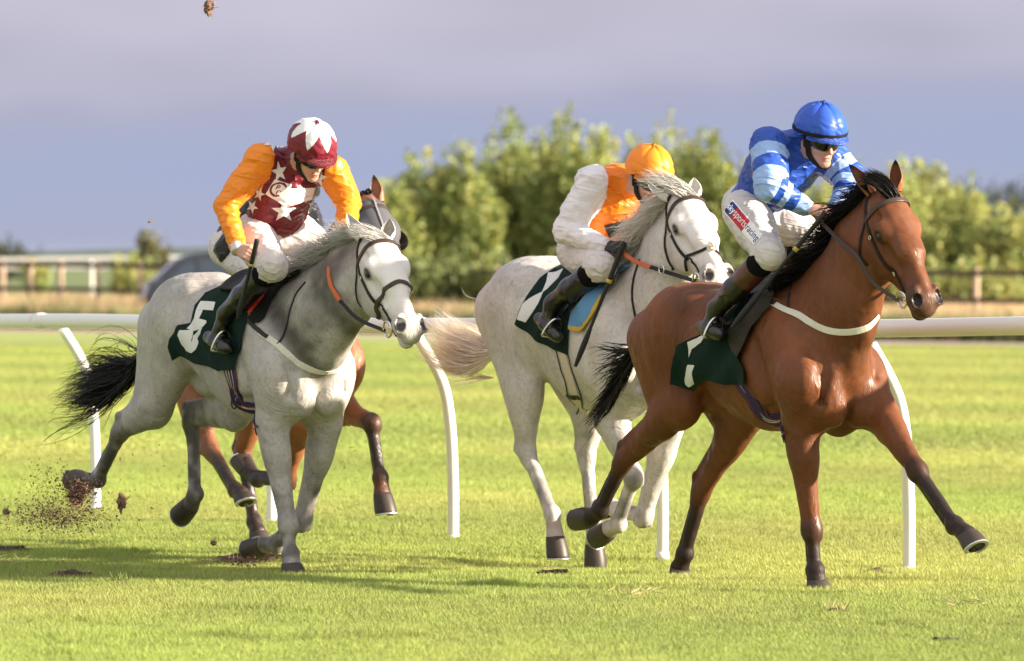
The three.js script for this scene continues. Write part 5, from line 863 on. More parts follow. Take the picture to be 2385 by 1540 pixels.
// ---------------------------------------------------------------- the setting: turf, path, verge, field, hill
const pathD = (x) => 109 + (9.8 - x) * 1.02;                          // where the track's far edge meets the path, metres from the camera
const mow = (x, z) => 0.5 + 0.5 * Math.sin((-z * 0.82 + x * 0.5) * 0.8 + 1.2 * fbm(x * 0.2, z * 0.2, 2, 2));
{
  const nx = 120, nz = 260, pos = [], col = [], idx = [];
  for (let j = 0; j <= nz; j++) for (let i = 0; i <= nx; i++) {
    const t = j / nz, d = 2 + 138 * t * (0.35 + 0.65 * t), x = (i / nx * 2 - 1) * (8 + d * 0.22), dd = Math.min(d, pathD(x) - 0.05), z = -dd, n = fbm(x * 0.9, z * 0.5, 1, 4), m = mow(x, z), w = smooth(-0.3, 0.5, fbm(x * 0.25 + 9, z * 0.12, 4, 3));
    pos.push(x, ground(x, z), z);
    const b = (1 + 0.22 * n) * mix(0.87, 1.07, m); col.push(mix(0.25, 0.31, w) * b, mix(0.305, 0.335, w) * b, 0.07 * b);
  }
  for (let j = 0; j < nz; j++) for (let i = 0; i < nx; i++) { const a = j * (nx + 1) + i, c = a + nx + 1; idx.push(a, a + 1, c, a + 1, c + 1, c); }
  solo('turf', geoFrom(pos, idx, col), new THREE.MeshStandardMaterial({ vertexColors: true, roughness: 0.95 }), 'short mown turf of the racecourse', 'turf', null, 'structure');
  const quad = (name, near, far, y, color, label, cat) => {
    const p = [], ix = [], n = 40; for (let i = 0; i <= n; i++) { const x = mix(-60, 60, i / n); p.push(x, y, -near(x), x, y + 0.001, -far(x)); if (i < n) { const a = i * 2; ix.push(a, a + 2, a + 1, a + 2, a + 3, a + 1); } }
    return solo(name, geoFrom(p, ix), std(color, 0.95), label, cat, null, 'structure');
  };
  quad('path', (x) => pathD(x) - 0.06, (x) => pathD(x) + 6, -0.004, new THREE.Color().setRGB(0.36, 0.27, 0.23), 'pale pinkish path along the far edge of the turf', 'path');
  quad('verge', (x) => pathD(x) + 6, (x) => pathD(x) + 70, -0.008, new THREE.Color().setRGB(0.1, 0.13, 0.035), 'rough green verge behind the path', 'verge');
  const fg = new THREE.PlaneGeometry(6000, 3200, 60, 60); fg.rotateX(-Math.PI / 2); fg.translate(0, -0.06, -1500);
  solo('field', fg, std(new THREE.Color().setRGB(0.12, 0.16, 0.05), 0.95), 'flat green farmland reaching to the horizon', 'field', null, 'structure');
  // low ridge on the left, wooded rise on the right
  const ridge = (name, d, pts, color, label) => { const p = [], ix = [], cv = pts.map(([x, y]) => at(x, y, d)); cv.forEach((q, i) => { p.push(q.x, -0.5, q.z + 60, q.x, q.y, q.z, q.x, -0.5, q.z - 160); if (i + 1 < cv.length) { const a = i * 3; ix.push(a, a + 3, a + 1, a + 3, a + 4, a + 1, a + 1, a + 4, a + 2, a + 4, a + 5, a + 2); } }); return solo(name, geoFrom(p, ix), std(color, 0.95), label, 'hill', null, 'structure'); };
  ridge('hill', 950, [[-700, 592], [-200, 591], [40, 588], [200, 583], [360, 579], [520, 575], [700, 570], [900, 568], [1400, 575], [2000, 580], [2800, 590]], new THREE.Color().setRGB(0.045, 0.075, 0.05), 'low dark green ridge on the left horizon');
}
// short grass blades on the turf
function tuft(seed, n, h, spread, w, lean = 0.5) {
  const r = rng(seed), pos = [], idx = [];
  for (let i = 0; i < n; i++) { const a = r() * 6.283, R = Math.sqrt(r()) * spread, x = Math.cos(a) * R, z = Math.sin(a) * R, hh = h * (0.55 + 0.6 * r()), b = r() * 6.283, bx = Math.cos(b), bz = Math.sin(b), l = lean * hh * (0.2 + r()), c = r() * 6.283, o = pos.length / 3, ww = w * (0.7 + 0.5 * r());
    pos.push(x - bx * ww, -0.004, z - bz * ww, x + bx * ww, -0.004, z + bz * ww, x + Math.cos(c) * l * 0.4 - bx * ww * 0.7, hh * 0.6, z + Math.sin(c) * l * 0.4 - bz * ww * 0.7, x + Math.cos(c) * l * 0.4 + bx * ww * 0.7, hh * 0.6, z + Math.sin(c) * l * 0.4 + bz * ww * 0.7, x + Math.cos(c) * l, hh, z + Math.sin(c) * l);
    idx.push(o, o + 1, o + 2, o + 1, o + 3, o + 2, o + 2, o + 3, o + 4); }
  return geoFrom(pos, idx);
}
function scatter(name, geo, mat, label, cat, list, colorOf) {
  const m = new THREE.InstancedMesh(geo, mat, list.length), d = new THREE.Object3D(), c = new THREE.Color();
  list.forEach((q, i) => { d.position.set(q[0], q[1], q[2]); d.rotation.set(0, q[3], 0); d.scale.set(q[4], q[5] ?? q[4], q[4]); d.updateMatrix(); m.setMatrixAt(i, d.matrix); colorOf(q, c); m.setColorAt(i, c); });
  m.name = numbered(name); m.castShadow = m.receiveShadow = true; scene.add(m); return tag(m, label, cat, null, 'stuff');
}
const bladeMat = new THREE.MeshPhysicalMaterial({ color: 0xffffff, roughness: 0.75, side: THREE.DoubleSide, transmission: 0.3, thickness: 0 });
{
  const r = rng(101), near = [], far = [];
  const want = QUICK ? 60000 : 330000;
  while (near.length < want) {
    const u = r(), d = 23.2 + 27 * u * (0.55 + 0.45 * u), x = (r() * 2 - 1) * (d * 0.092 + 0.9), z = -d; if (r() > 29 / d + 0.1) continue;
    const p = fbm(x * 1.6 + 3, z * 1.1, 7, 3), long = smooth(0.25, 0.6, p);
    near.push([x, ground(x, z), z, r() * 6.28, 0.85 + 0.35 * r(), (0.6 + 0.5 * r()) * (1 + 0.8 * long), p]);
  }
  const tone = (q, c) => { const [x, , z] = q, n = noise3(x * 7, z * 5, 3), w = smooth(-0.35, 0.45, fbm(x * 0.5 + 9, z * 0.25, 4, 3)), k = hash3(Math.round(x * 997), 1, Math.round(z * 997)), b = mix(0.87, 1.07, mow(x, z)) * (1 + 0.14 * n + 0.14 * (k - 0.5)); if (k > 0.97) c.setRGB(0.42 * b, 0.38 * b, 0.16 * b); else c.setRGB(mix(0.34, 0.43, w) * b, mix(0.415, 0.455, w) * b, mix(0.085, 0.115, w) * b); };
  scatter('grass', tuft(5, 10, 0.036, 0.034, 0.0019, 0.8), bladeMat, 'short mown grass under the galloping horses', 'grass', near, tone);
  while (far.length < (QUICK ? 15000 : 90000)) { const u = r(), d = 48 + 62 * u, x = (r() * 2 - 1) * (d * 0.092 + 1.5), z = -d; if (d > pathD(x) - 0.3) continue; far.push([x, 0, z, r() * 6.28, 1.6 + 0.8 * r(), 0.8 + 0.4 * r()]); }
  scatter('grass', tuft(6, 12, 0.04, 0.06, 0.004, 0.8), bladeMat, 'mown grass stretching away beyond the white running rail', 'grass', far, tone);
  const verge = []; while (verge.length < (QUICK ? 4000 : 26000)) { const x = (r() * 2 - 1) * 17, d = pathD(x) + 6.3 + 32 * Math.pow(r(), 1.5); verge.push([x, -0.01, -d, r() * 6.28, 0.8 + 0.5 * r(), 0.6 + 0.6 * r() * (0.6 + 0.5 * noise3(x * 0.6, d * 0.3, 2)), d - pathD(x)]); }
  scatter('long_grass', tuft(8, 18, 0.7, 0.2, 0.011, 0.45), bladeMat, 'long straw-coloured summer grass along the timber fence', 'long grass', verge, (q, c) => { const n = noise3(q[0] * 0.9, q[2] * 0.5, 1), g = smooth(8.6, 6.4, q[6]), k = hash3(Math.round(q[0] * 311), 2, Math.round(q[2] * 311)); c.setRGB(mix(0.64, 0.13, g), mix(0.45 + 0.06 * n, 0.17, g), mix(0.27 + 0.04 * n, 0.05, g)); if (k > 0.72) c.setRGB(0.4, 0.4, 0.16); else if (k > 0.55) c.setRGB(0.66, 0.4, 0.3); });
}
// ---------------------------------------------------------------- white running rail
{
  const wm = std(new THREE.Color().setRGB(0.78, 0.77, 0.76), 0.4), g = thing('running_rail', 'white plastic running rail on curved posts behind the horses', 'rail', null, V(0, 0, -34));
  const bases = [[222, 1190], [632, 1222], [1055, 1258], [1543, 1298], [2117, 1332]].map(([x, y]) => at(x, y, FPX / ((y - HORIZON) / EYE))).map((p) => V(p.x, 0, p.z));
  bases.unshift(bases[0].clone().add(bases[0].clone().sub(bases[1]))); bases.unshift(bases[0].clone().add(bases[0].clone().sub(bases[1]))); bases.push(bases.at(-1).clone().add(bases.at(-1).clone().sub(bases.at(-2))));
  const O = g.position, along = bases[6].clone().sub(bases[2]).normalize(), track = V(-0.85, 0, 0.53);
  for (const b of bases) { const pts = [[-0.12, 0], [0.35, 0], [0.7, -0.02], [0.93, -0.065], [1.08, -0.143], [1.19, -0.22], [1.235, -0.25]].map(([h, o]) => b.clone().add(V(0, h, 0)).addScaledVector(track, -o).sub(O)); part('post', tube(pts, 0.034, 0.034, 30, 16), wm, g); part('post_foot', tube([b.clone().add(V(0, -0.02, 0)).sub(O), b.clone().add(V(0, 0.03, 0)).sub(O)], 0.042, 0.038, 2, 14), wm, g); }
  const railPts = [[-700, 752], [-300, 748], [0, 748], [190, 748], [340, 751], [560, 755], [800, 758], [1060, 760], [1450, 763], [2030, 765], [2385, 759], [3000, 750]].map(([x, y]) => { let lo = 20, hi = 60; const nrm = V(along.z, 0, -along.x), p0 = bases[4].clone().addScaledVector(track, 0.25), rr = ray(x, y); const t = (p0.clone().sub(V(0, EYE, 0))).dot(nrm) / rr.dot(nrm); return V(0, EYE, 0).addScaledVector(rr, t).sub(O); });
  const curve = new THREE.CatmullRomCurve3(railPts);
  part('rail_tube', tube(railPts, 0.049, 0.049, 120, 20), wm, g);
  for (let k = 0; k < 5; k++) { const p = bases[k + 2].clone().add(V(0, 1.2, 0)).addScaledVector(track, 0.22).sub(O), u2 = curve.getPoint(0.5); let bt = 0, bd = 9; for (let t = 0; t <= 1; t += 0.004) { const e = curve.getPoint(t).distanceTo(p); if (e < bd) { bd = e; bt = t; } } const c0 = curve.getPoint(bt), tg = curve.getTangent(bt); part('rail_bracket', tube([c0.clone().addScaledVector(tg, -0.045), c0.clone().addScaledVector(tg, 0.045)], 0.0545, 0.0545, 2, 20), wm, g); }
  for (const px of [98]) { const u = railPts[2].clone().lerp(railPts[3], (px) / 190), d = railPts[3].clone().sub(railPts[2]).normalize(); part('rail_joint', tube([u.clone().addScaledVector(d, -0.07), u.clone().addScaledVector(d, 0.07)], 0.0515, 0.0515, 2, 20), wm, g); }
  part('rail_cap', new THREE.CylinderGeometry(0.045, 0.045, 0.001, 12), wm, g).position.copy(railPts.at(-1));
}
// ---------------------------------------------------------------- timber fence far behind
{
  const wood = std(new THREE.Color().setRGB(0.55, 0.4, 0.3), 0.9), rail = std(new THREE.Color().setRGB(0.085, 0.062, 0.045), 0.9), g = thing('timber_fence', 'brown post and rail timber fence in the long grass', 'fence', null, V(0, 0, -130));
  const xs = [-130, -60, 5, 70, 141, 227, 325, 430, 540, 655, 775, 905, 1035, 1157, 1285, 1420, 1555, 1690, 1830, 1968, 2108, 2275, 2450, 2630], T = (x) => clamp(x / 2385, -0.1, 1.15), D = (x) => mix(150, 124, T(x)), topY = (x) => x < 1100 ? mix(615, 632, clamp(x / 1100, -0.1, 1)) : mix(632, 637, clamp((x - 1100) / 1285, 0, 1.1)), lowY = (x) => mix(672, 701, T(x));
  const tops = xs.map((x) => at(x, topY(x), D(x)).sub(g.position)), lows = xs.map((x) => at(x, lowY(x), D(x)).sub(g.position));
  const box = (a, b, w, h) => { const d = b.clone().sub(a), geo = new THREE.BoxGeometry(d.length() + 0.05, h, w, 1, 1, 1), m = new THREE.Matrix4().makeBasis(d.clone().normalize(), Y1, d.clone().normalize().cross(Y1)).setPosition(a.clone().add(b).multiplyScalar(0.5)); return geo.applyMatrix4(m); };
  xs.forEach((x, i) => { const p = tops[i].clone(), h = p.y + 0.15; const post = part('post', new THREE.CylinderGeometry(0.068, 0.075, h + 0.3, 10), wood, g); post.position.set(p.x, p.y + 0.12 - (h + 0.3) / 2, p.z - 0.09); if (i + 1 < xs.length) { part('fence_rail', box(tops[i], tops[i + 1], 0.05, 0.125), rail, g); part('fence_rail', box(lows[i], lows[i + 1], 0.05, 0.115), rail, g); } });
}
// far white rail on the left
{
  const wm = std(new THREE.Color().setRGB(0.7, 0.66, 0.64), 0.5), g = thing('far_running_rail', 'far white double rail beyond the timber fence on the left', 'rail', null, V(0, 0, -205));
  const A = [-300, -60, 213, 480, 760], up = A.map((x) => at(x, 606 - x * 0.012, 205).sub(g.position)), lo = A.map((x) => at(x, 627 - x * 0.004, 205).sub(g.position));
  part('rail_tube', tube(up, 0.085, 0.085, 30, 10), wm, g); part('rail_tube', tube(lo, 0.05, 0.05, 30, 10), wm, g);
  up.forEach((p) => part('post', tube([p.clone().add(V(0, -0.05, 0)), V(p.x, -0.2, p.z)], 0.08, 0.08, 4, 10), wm, g));
}
// ---------------------------------------------------------------- trees
const leafMat = new THREE.MeshPhysicalMaterial({ vertexColors: true, roughness: 0.7, side: THREE.DoubleSide, transmission: 0.35, thickness: 0 }), barkMat = std(new THREE.Color().setRGB(0.11, 0.085, 0.06), 0.9);
function leaves(lobes, n, size, tone, seed) {
  const r = rng(seed), pos = [], col = [], idx = [], tot = lobes.reduce((s, l) => s + l.r[0] * l.r[1] * l.r[2] ** 0.5, 0);
  for (const l of lobes) { const m = Math.round(n * l.r[0] * l.r[1] * l.r[2] ** 0.5 / tot), twigs = Math.max(6, Math.round(m / 26));
    for (let t = 0; t < twigs; t++) {
      const th = Math.acos(1 - 2 * r()), ph = r() * 6.283, R = Math.cbrt(mix(0.25, 1, r())), cx = l.c.x + l.r[0] * Math.sin(th) * Math.cos(ph) * R, cy = l.c.y + l.r[1] * Math.cos(th) * R, cz = l.c.z + l.r[2] * Math.sin(th) * Math.sin(ph) * R, dir = V(Math.sin(th) * Math.cos(ph) * 0.5, 0.7 + 0.6 * r() - (R < 0.6 ? 0.2 : 0), Math.sin(th) * Math.sin(ph) * 0.5).normalize(), len = size * (2 + 4 * r()), k = 0.75 + 0.5 * r(), yel = r();
      for (let i = 0; i < 26; i++) { const u = r(), p = V(cx, cy, cz).addScaledVector(dir, len * (u - 0.3)).add(V(r() - 0.5, r() - 0.5, r() - 0.5).multiplyScalar(size * 2.2 * (1.1 - u))), a = V(r() - 0.5, r() * 0.7 - 0.2, r() - 0.5).normalize().multiplyScalar(size * (0.6 + 0.7 * r())), b = V(r() - 0.5, r() - 0.5, r() - 0.5).cross(a).normalize().multiplyScalar(size * 0.3), o = pos.length / 3;
        pos.push(p.x, p.y, p.z, p.x + a.x * 0.5 + b.x, p.y + a.y * 0.5 + b.y, p.z + a.z * 0.5 + b.z, p.x + a.x, p.y + a.y, p.z + a.z, p.x + a.x * 0.5 - b.x, p.y + a.y * 0.5 - b.y, p.z + a.z * 0.5 - b.z); idx.push(o, o + 1, o + 2, o, o + 2, o + 3);
        const w = k * (0.85 + 0.3 * r()); for (let v = 0; v < 4; v++) col.push(mix(tone[0], tone[0] * 1.5, yel) * w, mix(tone[1], tone[1] * 1.12, yel) * w, tone[2] * w); }
    } }
  return geoFrom(pos, idx, col);
}
function tree(label, px, topY, halfW, depth, tone, o = {}) {
  const s = FPX / depth, base = at(px, 700, depth); base.y = -0.02; const g = thing(o.name ?? 'willow_tree', label, 'tree', o.group ?? 'trees in the row behind the fence', base), h = (HORIZON - topY) / s + EYE - (o.leaf ? 0.4 : 0.16), w = halfW / s, r = rng(o.seed ?? Math.round(px)), lobes = [], n = o.lobes ?? 7;
  for (let i = 0; i < n; i++) { const a = i / n * 6.283 + r(), R = i ? w * (0.35 + 0.5 * r()) : 0, t = i ? 0.62 + 0.3 * r() : 1, hh = h * t; lobes.push({ c: V(Math.cos(a) * R, hh * 0.63, Math.sin(a) * R * 0.9), r: [w * (0.5 + 0.2 * r()), hh * 0.38, w * 0.5] }); }
  for (let i = 0; i < n * 1.6; i++) { const a = r() * 6.283; lobes.push({ c: V(Math.cos(a) * w * 0.62, h * (0.16 + 0.42 * r()), Math.sin(a) * w * 0.6), r: [w * 0.6, h * 0.24, w * 0.6] }); }
  part('crown', leaves(lobes, o.n ?? (QUICK ? 4000 : 24000), o.leaf ?? 0.15, tone, Math.round(px * 7 + topY)), leafMat, g);
  const stems = lobes.slice(0, Math.min(4, n)).map((l) => stripUv(tube([V(l.c.x * 0.15, -0.1, l.c.z * 0.15), V(l.c.x * 0.5, h * 0.3, l.c.z * 0.5), V(l.c.x, h * 0.7, l.c.z)], 0.09, 0.02, 8, 7)));
  part('trunk', mergeGeometries(stems), barkMat, g); return g;
}
{
  const G1 = [0.24, 0.32, 0.085], G2 = [0.32, 0.4, 0.13], G3 = [0.15, 0.21, 0.06], place = [  // right-hand willows are paler: their stronger sunlight is put into the leaf colour
    ['bushy willow at the left end of the tree row, above the hooded horse', 905, 425, 72, 142, G1], ['willow rising left of the centre of the tree row', 985, 348, 78, 146, G2], ['pointed willow just left of the tallest tree', 1075, 335, 72, 143, G1],
    ['tallest bushy willow near the middle of the photo', 1182, 258, 92, 147, G1], ['second tallest willow, left behind the orange cap', 1310, 262, 82, 145, G1], ['slim willow behind the orange rider with a rounded top', 1405, 292, 70, 149, G2], ['low willow directly behind the orange cap', 1490, 322, 68, 144, G1],
    ['tall willow right of the orange cap', 1560, 284, 80, 147, G2], ['upright willow between the orange cap and the blue rider', 1655, 295, 78, 143, G1], ['drooping willow at the back of the blue rider', 1742, 372, 66, 146, G1], ['willow hidden behind the blue rider', 1835, 405, 76, 144, G1], ['willow behind the blue rider and the bay neck', 1930, 410, 76, 148, G2],
    ['willow behind the ears of the leading bay', 2015, 400, 66, 144, G2], ['pale willow just right of the bay ears', 2098, 378, 72, 142, G2], ['tall pale willow above the bay muzzle', 2168, 366, 66, 146, G2], ['shorter pale willow near the right edge', 2268, 440, 66, 143, G2], ['low pale willow by the right edge fence post', 2338, 485, 58, 141, G2], ['low willow cut by the right edge of the photo', 2400, 505, 62, 145, G2]];
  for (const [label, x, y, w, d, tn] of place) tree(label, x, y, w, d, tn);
  // darker undergrowth in front of the trunks; right end paler, sunlight put into its colour
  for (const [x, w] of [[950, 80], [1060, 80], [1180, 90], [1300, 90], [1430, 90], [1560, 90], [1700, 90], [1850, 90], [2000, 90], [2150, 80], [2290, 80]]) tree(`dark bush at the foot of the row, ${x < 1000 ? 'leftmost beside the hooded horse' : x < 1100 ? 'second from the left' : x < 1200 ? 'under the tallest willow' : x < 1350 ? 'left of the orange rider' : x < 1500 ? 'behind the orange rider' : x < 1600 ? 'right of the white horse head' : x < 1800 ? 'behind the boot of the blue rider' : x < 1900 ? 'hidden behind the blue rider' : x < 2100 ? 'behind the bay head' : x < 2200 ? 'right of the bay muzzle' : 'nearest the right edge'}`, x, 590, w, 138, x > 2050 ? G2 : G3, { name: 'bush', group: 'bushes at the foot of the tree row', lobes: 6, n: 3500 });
  const iso = (label, x, y, w, d, tn, o = {}) => tree(label, x, y, w, d, tn, { group: 'lone trees on the left', ...o });
  iso('olive green tree standing left of the car', 358, 528, 36, 175, [0.12, 0.14, 0.05], { name: 'small_tree', lobes: 5, n: 3000 });
  iso('rounded pale green bush in front of the olive tree', 312, 566, 46, 168, G2, { name: 'bush', lobes: 5, n: 3000 });
  iso('small pale bush on the far left beyond the fence', 85, 590, 24, 170, G2, { name: 'bush', lobes: 4, n: 1500 });
  iso('dark rounded tree on the horizon at the far left edge', 20, 556, 62, 420, [0.05, 0.075, 0.04], { name: 'field_tree', lobes: 6, n: 3000, leaf: 0.3 });
  // wood on the rise at the right
  const lobes = [], r = rng(77); for (let i = 0; i < 46; i++) { const x = mix(2180, 2620, i / 45), y = x < 2300 ? 432 + 22 * r() - (x > 2225 && x < 2260 ? 6 : 0) : 414 + 16 * r(), p = at(x, 600, 640 + 60 * r()), h = (600 - y) / (FPX / 660) + 1.7; lobes.push({ c: V(p.x, h * 0.5, p.z), r: [1.5 + 1.2 * r(), h * 0.5, 2.5] }); }
  solo('wood', leaves(lobes, QUICK ? 6000 : 30000, 0.34, [0.03, 0.05, 0.04], 79), leafMat, 'dark wood on the horizon at the right edge', 'wood', null, 'stuff');
}
// ---------------------------------------------------------------- parked car behind the fence
{
  const d = 138, s = FPX / d, c0 = at(352, 660, d), g = thing('parked_car', 'dark blue grey estate car parked behind the fence, partly hidden by the grey horse', 'car', null, V(c0.x + 2.1, 0.06, -d)), paint = std(new THREE.Color().setRGB(0.02, 0.024, 0.04), 0.3, { clearcoat: 1, clearcoatRoughness: 0.1, metalness: 0.3 }), glass = std(new THREE.Color().setRGB(0.03, 0.045, 0.07), 0.08, { clearcoat: 1 }), dark = std(new THREE.Color().setRGB(0.012, 0.012, 0.013), 0.8), alloy = std(new THREE.Color().setRGB(0.5, 0.5, 0.5), 0.35, { metalness: 0.9 });
  g.rotation.y = 0.12;
  const prof = (pts, depth, bev) => { const sh = new THREE.Shape(); pts.forEach(([x, y], i) => i ? sh.lineTo(x, y) : sh.moveTo(x, y)); const q = new THREE.ExtrudeGeometry(sh, { depth, bevelEnabled: true, bevelSize: bev, bevelThickness: bev, bevelSegments: 4 }); q.translate(0, 0, -depth / 2); return q; };
  part('body', prof([[-2.15, 0.34], [-2.2, 0.7], [-2.1, 1.0], [-1.2, 1.06], [1.1, 1.06], [2.05, 0.88], [2.2, 0.6], [2.15, 0.32], [1.75, 0.28], [-1.7, 0.28]], 1.6, 0.1), paint, g);
  part('roof', prof([[-2.06, 1.04], [-1.5, 1.52], [-1.15, 1.66], [-0.5, 1.74], [0.1, 1.7], [0.55, 1.55], [1.15, 1.06]], 1.36, 0.09), paint, g);
  for (const z of [0.775, -0.775]) { for (const pts of [[[-1.75, 1.12], [-1.4, 1.46], [-1.12, 1.56], [-1.05, 1.12]], [[-0.98, 1.12], [-1.02, 1.58], [-0.3, 1.62], [-0.25, 1.12]], [[-0.18, 1.12], [-0.22, 1.62], [0.15, 1.58], [0.8, 1.12]]]) { const w = part('window', prof(pts, 0.01, 0.008), glass, g); w.position.z = z; } }
  const ws = part('windscreen', new THREE.BoxGeometry(0.92, 0.02, 1.25), glass, g); ws.position.set(0.85, 1.33, 0); ws.rotation.z = -0.67;
  for (const x of [-1.35, 1.38]) for (const z of [0.78, -0.78]) { const w = part('wheel', new THREE.CylinderGeometry(0.33, 0.33, 0.22, 28), dark, g); w.rotation.x = Math.PI / 2; w.position.set(x, 0.1, z); const rim = part('rim', new THREE.CylinderGeometry(0.21, 0.21, 0.23, 20), alloy, w); }
  for (const z of [0.6, -0.6]) { const l = part('headlight', new THREE.SphereGeometry(0.13, 16, 10), std(new THREE.Color().setRGB(0.7, 0.7, 0.72), 0.1), g); l.scale.set(0.6, 0.6, 1.2); l.position.set(2.16, 0.68, z); }
  for (const z of [0.85, -0.85]) { const l = part('wing_mirror', new THREE.SphereGeometry(0.1, 14, 10), paint, g); l.scale.set(0.8, 0.8, 1.2); l.position.set(0.72, 1.14, z * 1.1); }
}
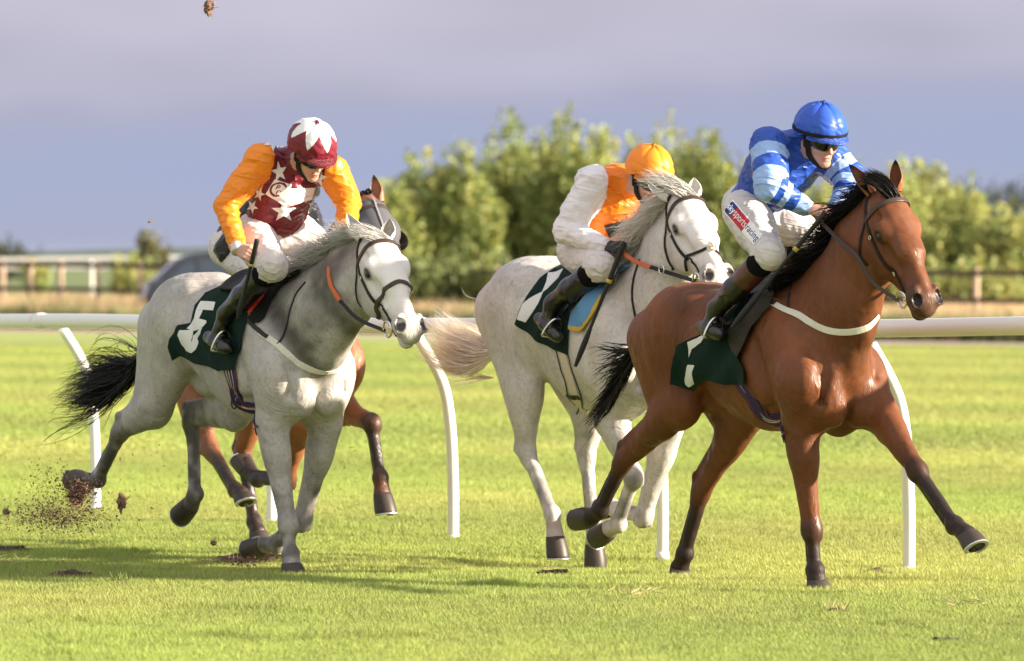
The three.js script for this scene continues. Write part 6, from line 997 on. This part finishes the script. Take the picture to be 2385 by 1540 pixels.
// ---------------------------------------------------------------- turf kicked up by the hooves
{
  const soil = std(new THREE.Color().setRGB(0.19, 0.105, 0.075), 0.95), divotSoil = std(new THREE.Color().setRGB(0.06, 0.034, 0.024), 0.95), straw = std(new THREE.Color().setRGB(0.42, 0.33, 0.16), 0.9), green = std(new THREE.Color().setRGB(0.16, 0.22, 0.05), 0.8, { side: THREE.DoubleSide });
  const lump = (r0, seed, sx = 1, sy = 1) => { const q = new THREE.IcosahedronGeometry(1, 4), a = q.attributes.position; for (let i = 0; i < a.count; i++) { const x = a.getX(i), y = a.getY(i), z = a.getZ(i), k = r0 * (1 + 0.45 * noise3(x * 2 + seed, y * 2, z * 2) + 0.28 * noise3(x * 6, y * 6 + seed, z * 6) + 0.12 * noise3(x * 15, y * 15, z * 15 + seed)); a.setXYZ(i, x * k * sx, y * k * sy, z * k); } q.computeVertexNormals(); return q; };
  const clod = (label, px, py, d, r0, seed, o = {}) => { const g = thing('turf_clod', label, 'clod', 'clods of turf thrown up by the hooves', at(px, py, d)); part('soil', lump(r0, seed, o.sx, o.sy), soil, g); const r = rng(seed); const gr = strands(o.n ?? 26, () => { const a = V(r() - 0.5, r() - 0.3, r() - 0.5).normalize(); return { p: a.clone().multiplyScalar(r0 * 0.7), d: a, len: r0 * (0.9 + r()), sag: 0.2 }; }, { seed, width: 0.004, curl: 0.004, seg: 4 }); part('grass_blades', gr, o.green ? green : straw, g); };
  clod('brown clod of turf flying high against the sky at the top', 485, 18, 29.6, 0.026, 1, { sy: 1.25 });
  clod('large brown clod just below the hind hoof of the grey', 180, 1145, 31.6, 0.055, 2, { sx: 0.9 });
  clod('elongated clod flying between the grey horse hooves', 283, 1170, 31.2, 0.03, 3, { sx: 0.7, sy: 1.6 });
  clod('small dark clod falling beside the planted hoof of the grey', 497, 1265, 30.6, 0.014, 4);
  clod('small dark clod at the left edge above the turf', 14, 1192, 31, 0.018, 5);
  clod('tiny clod hanging in the sky beside the olive tree', 348, 517, 30, 0.007, 6, { n: 8 });
  for (const [px, py, r0, sd, label] of [[20, 1292, 0.06, 11, 'dark divot at the left edge of the turf'], [165, 1353, 0.055, 12, 'dark grassy divot lying below the flying dust'], [282, 1366, 0.03, 13, 'small divot lying right of the grassy divot'], [560, 1316, 0.075, 14, 'freshly torn brown divot behind the planted grey hoof'], [628, 1312, 0.055, 15, 'brown divot touching the heel of the grey fore hoof'], [1950, 1432, 0.03, 16, 'small dark divot in the foreground below the bay'], [2205, 1505, 0.04, 17, 'brown divot in the bottom right corner'], [1290, 1340, 0.05, 18, 'low divot under the hind hooves of the white horse'], [2040, 1352, 0.06, 19, 'tuft torn up between the bay and the right hand post']]) {  // last entry: a shadow on the turf, put in as a dark mound
    const d = FPX * EYE / (py - HORIZON), p = at(px, py, d), g = thing('divot', label, 'divot', 'divots lying in the turf', V(p.x, ground(p.x, p.z) + 0.012, p.z)); part('soil', lump(r0 * 1.25, sd, 1.7, 0.5), divotSoil, g); const r = rng(sd);
    part('grass_blades', strands(46, () => ({ p: V((r() - 0.5) * r0 * 3, 0, (r() - 0.5) * r0 * 2), d: V(r() - 0.5, 0.8, r() - 0.5), len: 0.03 + 0.05 * r(), sag: 0.4 }), { seed: sd, width: 0.004, curl: 0.004, seg: 4 }), sd % 2 ? green : straw, g);
  }
  for (const [px, py, w, label] of [[40, 1322, 0.16, 'patch of dead straw at the left edge'], [1470, 1392, 0.22, 'patch of dead straw in front of the planted bay hind hoof'], [2240, 1420, 0.14, 'pale straw near the lower right corner']]) {
    const d = FPX * EYE / (py - HORIZON), p = at(px, py, d), r = rng(px); solo('straw_patch', strands(34, () => { const x = p.x + (r() + r() - 1) * w, z = p.z + (r() + r() - 1) * w * 2; return { p: V(x, ground(x, z) + 0.022 + 0.012 * r(), z), d: V(r() - 0.5, 0.18 * r(), r() - 0.5), len: 0.05 + 0.05 * r(), sag: 0.1 }; }, { seed: px, width: 0.004, curl: 0.004, seg: 3 }), straw, label, 'straw', 'patches of dead straw on the turf');
  }
  // fine soil in the air
  const r = rng(55), pos = [], idx = [], specks = [], add = (px, py, d, s) => { const p = at(px, py, d), o = pos.length / 3; for (let k = 0; k < 4; k++) pos.push(p.x + (r() - 0.5) * s * 2, p.y + (r() - 0.5) * s * 2, p.z + (r() - 0.5) * s * 2); idx.push(o, o + 1, o + 2, o, o + 2, o + 3, o, o + 3, o + 1, o + 1, o + 3, o + 2); };
  const g2 = () => (r() + r() + r() - 1.5) / 1.5;
  for (let i = 0; i < 9000; i++) { const k = r(); k < 0.62 ? add(135 + 170 * g2(), 1206 + 55 * g2(), 31.3 + g2() * 0.5, 0.0018 + 0.0075 * r() ** 4) : k < 0.85 ? add(115 + 90 * g2(), 1150 + 110 * g2(), 31.3 + g2() * 0.5, 0.0018 + 0.0075 * r() ** 4) : add(185 + 60 * g2(), 1145 + 60 * g2(), 31.4, 0.003 + 0.008 * r() ** 2); }
  for (let i = 0; i < 700; i++) add(575 + 80 * g2(), 1308 + 16 * g2(), 30.9 + 0.2 * g2(), 0.002 + 0.008 * r() ** 3);
  for (let i = 0; i < 260; i++) add(250 + 330 * g2(), 1150 + 200 * g2(), 31 + g2(), 0.0016 + 0.008 * r() ** 3);
  for (let i = 0; i < 120; i++) add(1260 + 120 * g2(), 1330 + 35 * g2(), 31.6 + 0.4 * g2(), 0.0015 + 0.006 * r() ** 2);
  solo('flying_soil', geoFrom(pos, idx), soil, 'spray of brown soil kicked up behind the grey horse', 'flying soil', null, 'stuff');
  const bl = strands(190, (q) => { const a = q(), px = a < 0.55 ? 800 + 110 * g2() : 350 + 350 * g2(), py = a < 0.55 ? 1080 + 200 * g2() : 1150 + 230 * g2(), p = at(px, py, 30.2 + g2()); return { p, d: V(q() - 0.5, q() - 0.5, q() - 0.5), len: 0.012 + 0.02 * q(), sag: 0.1 }; }, { seed: 66, width: 0.003, curl: 0.003, seg: 3 });
  solo('flying_grass', bl, green, 'loose grass clippings in the air around the grey horse', 'flying grass', null, 'stuff');
}
renderer.render(scene, camera);
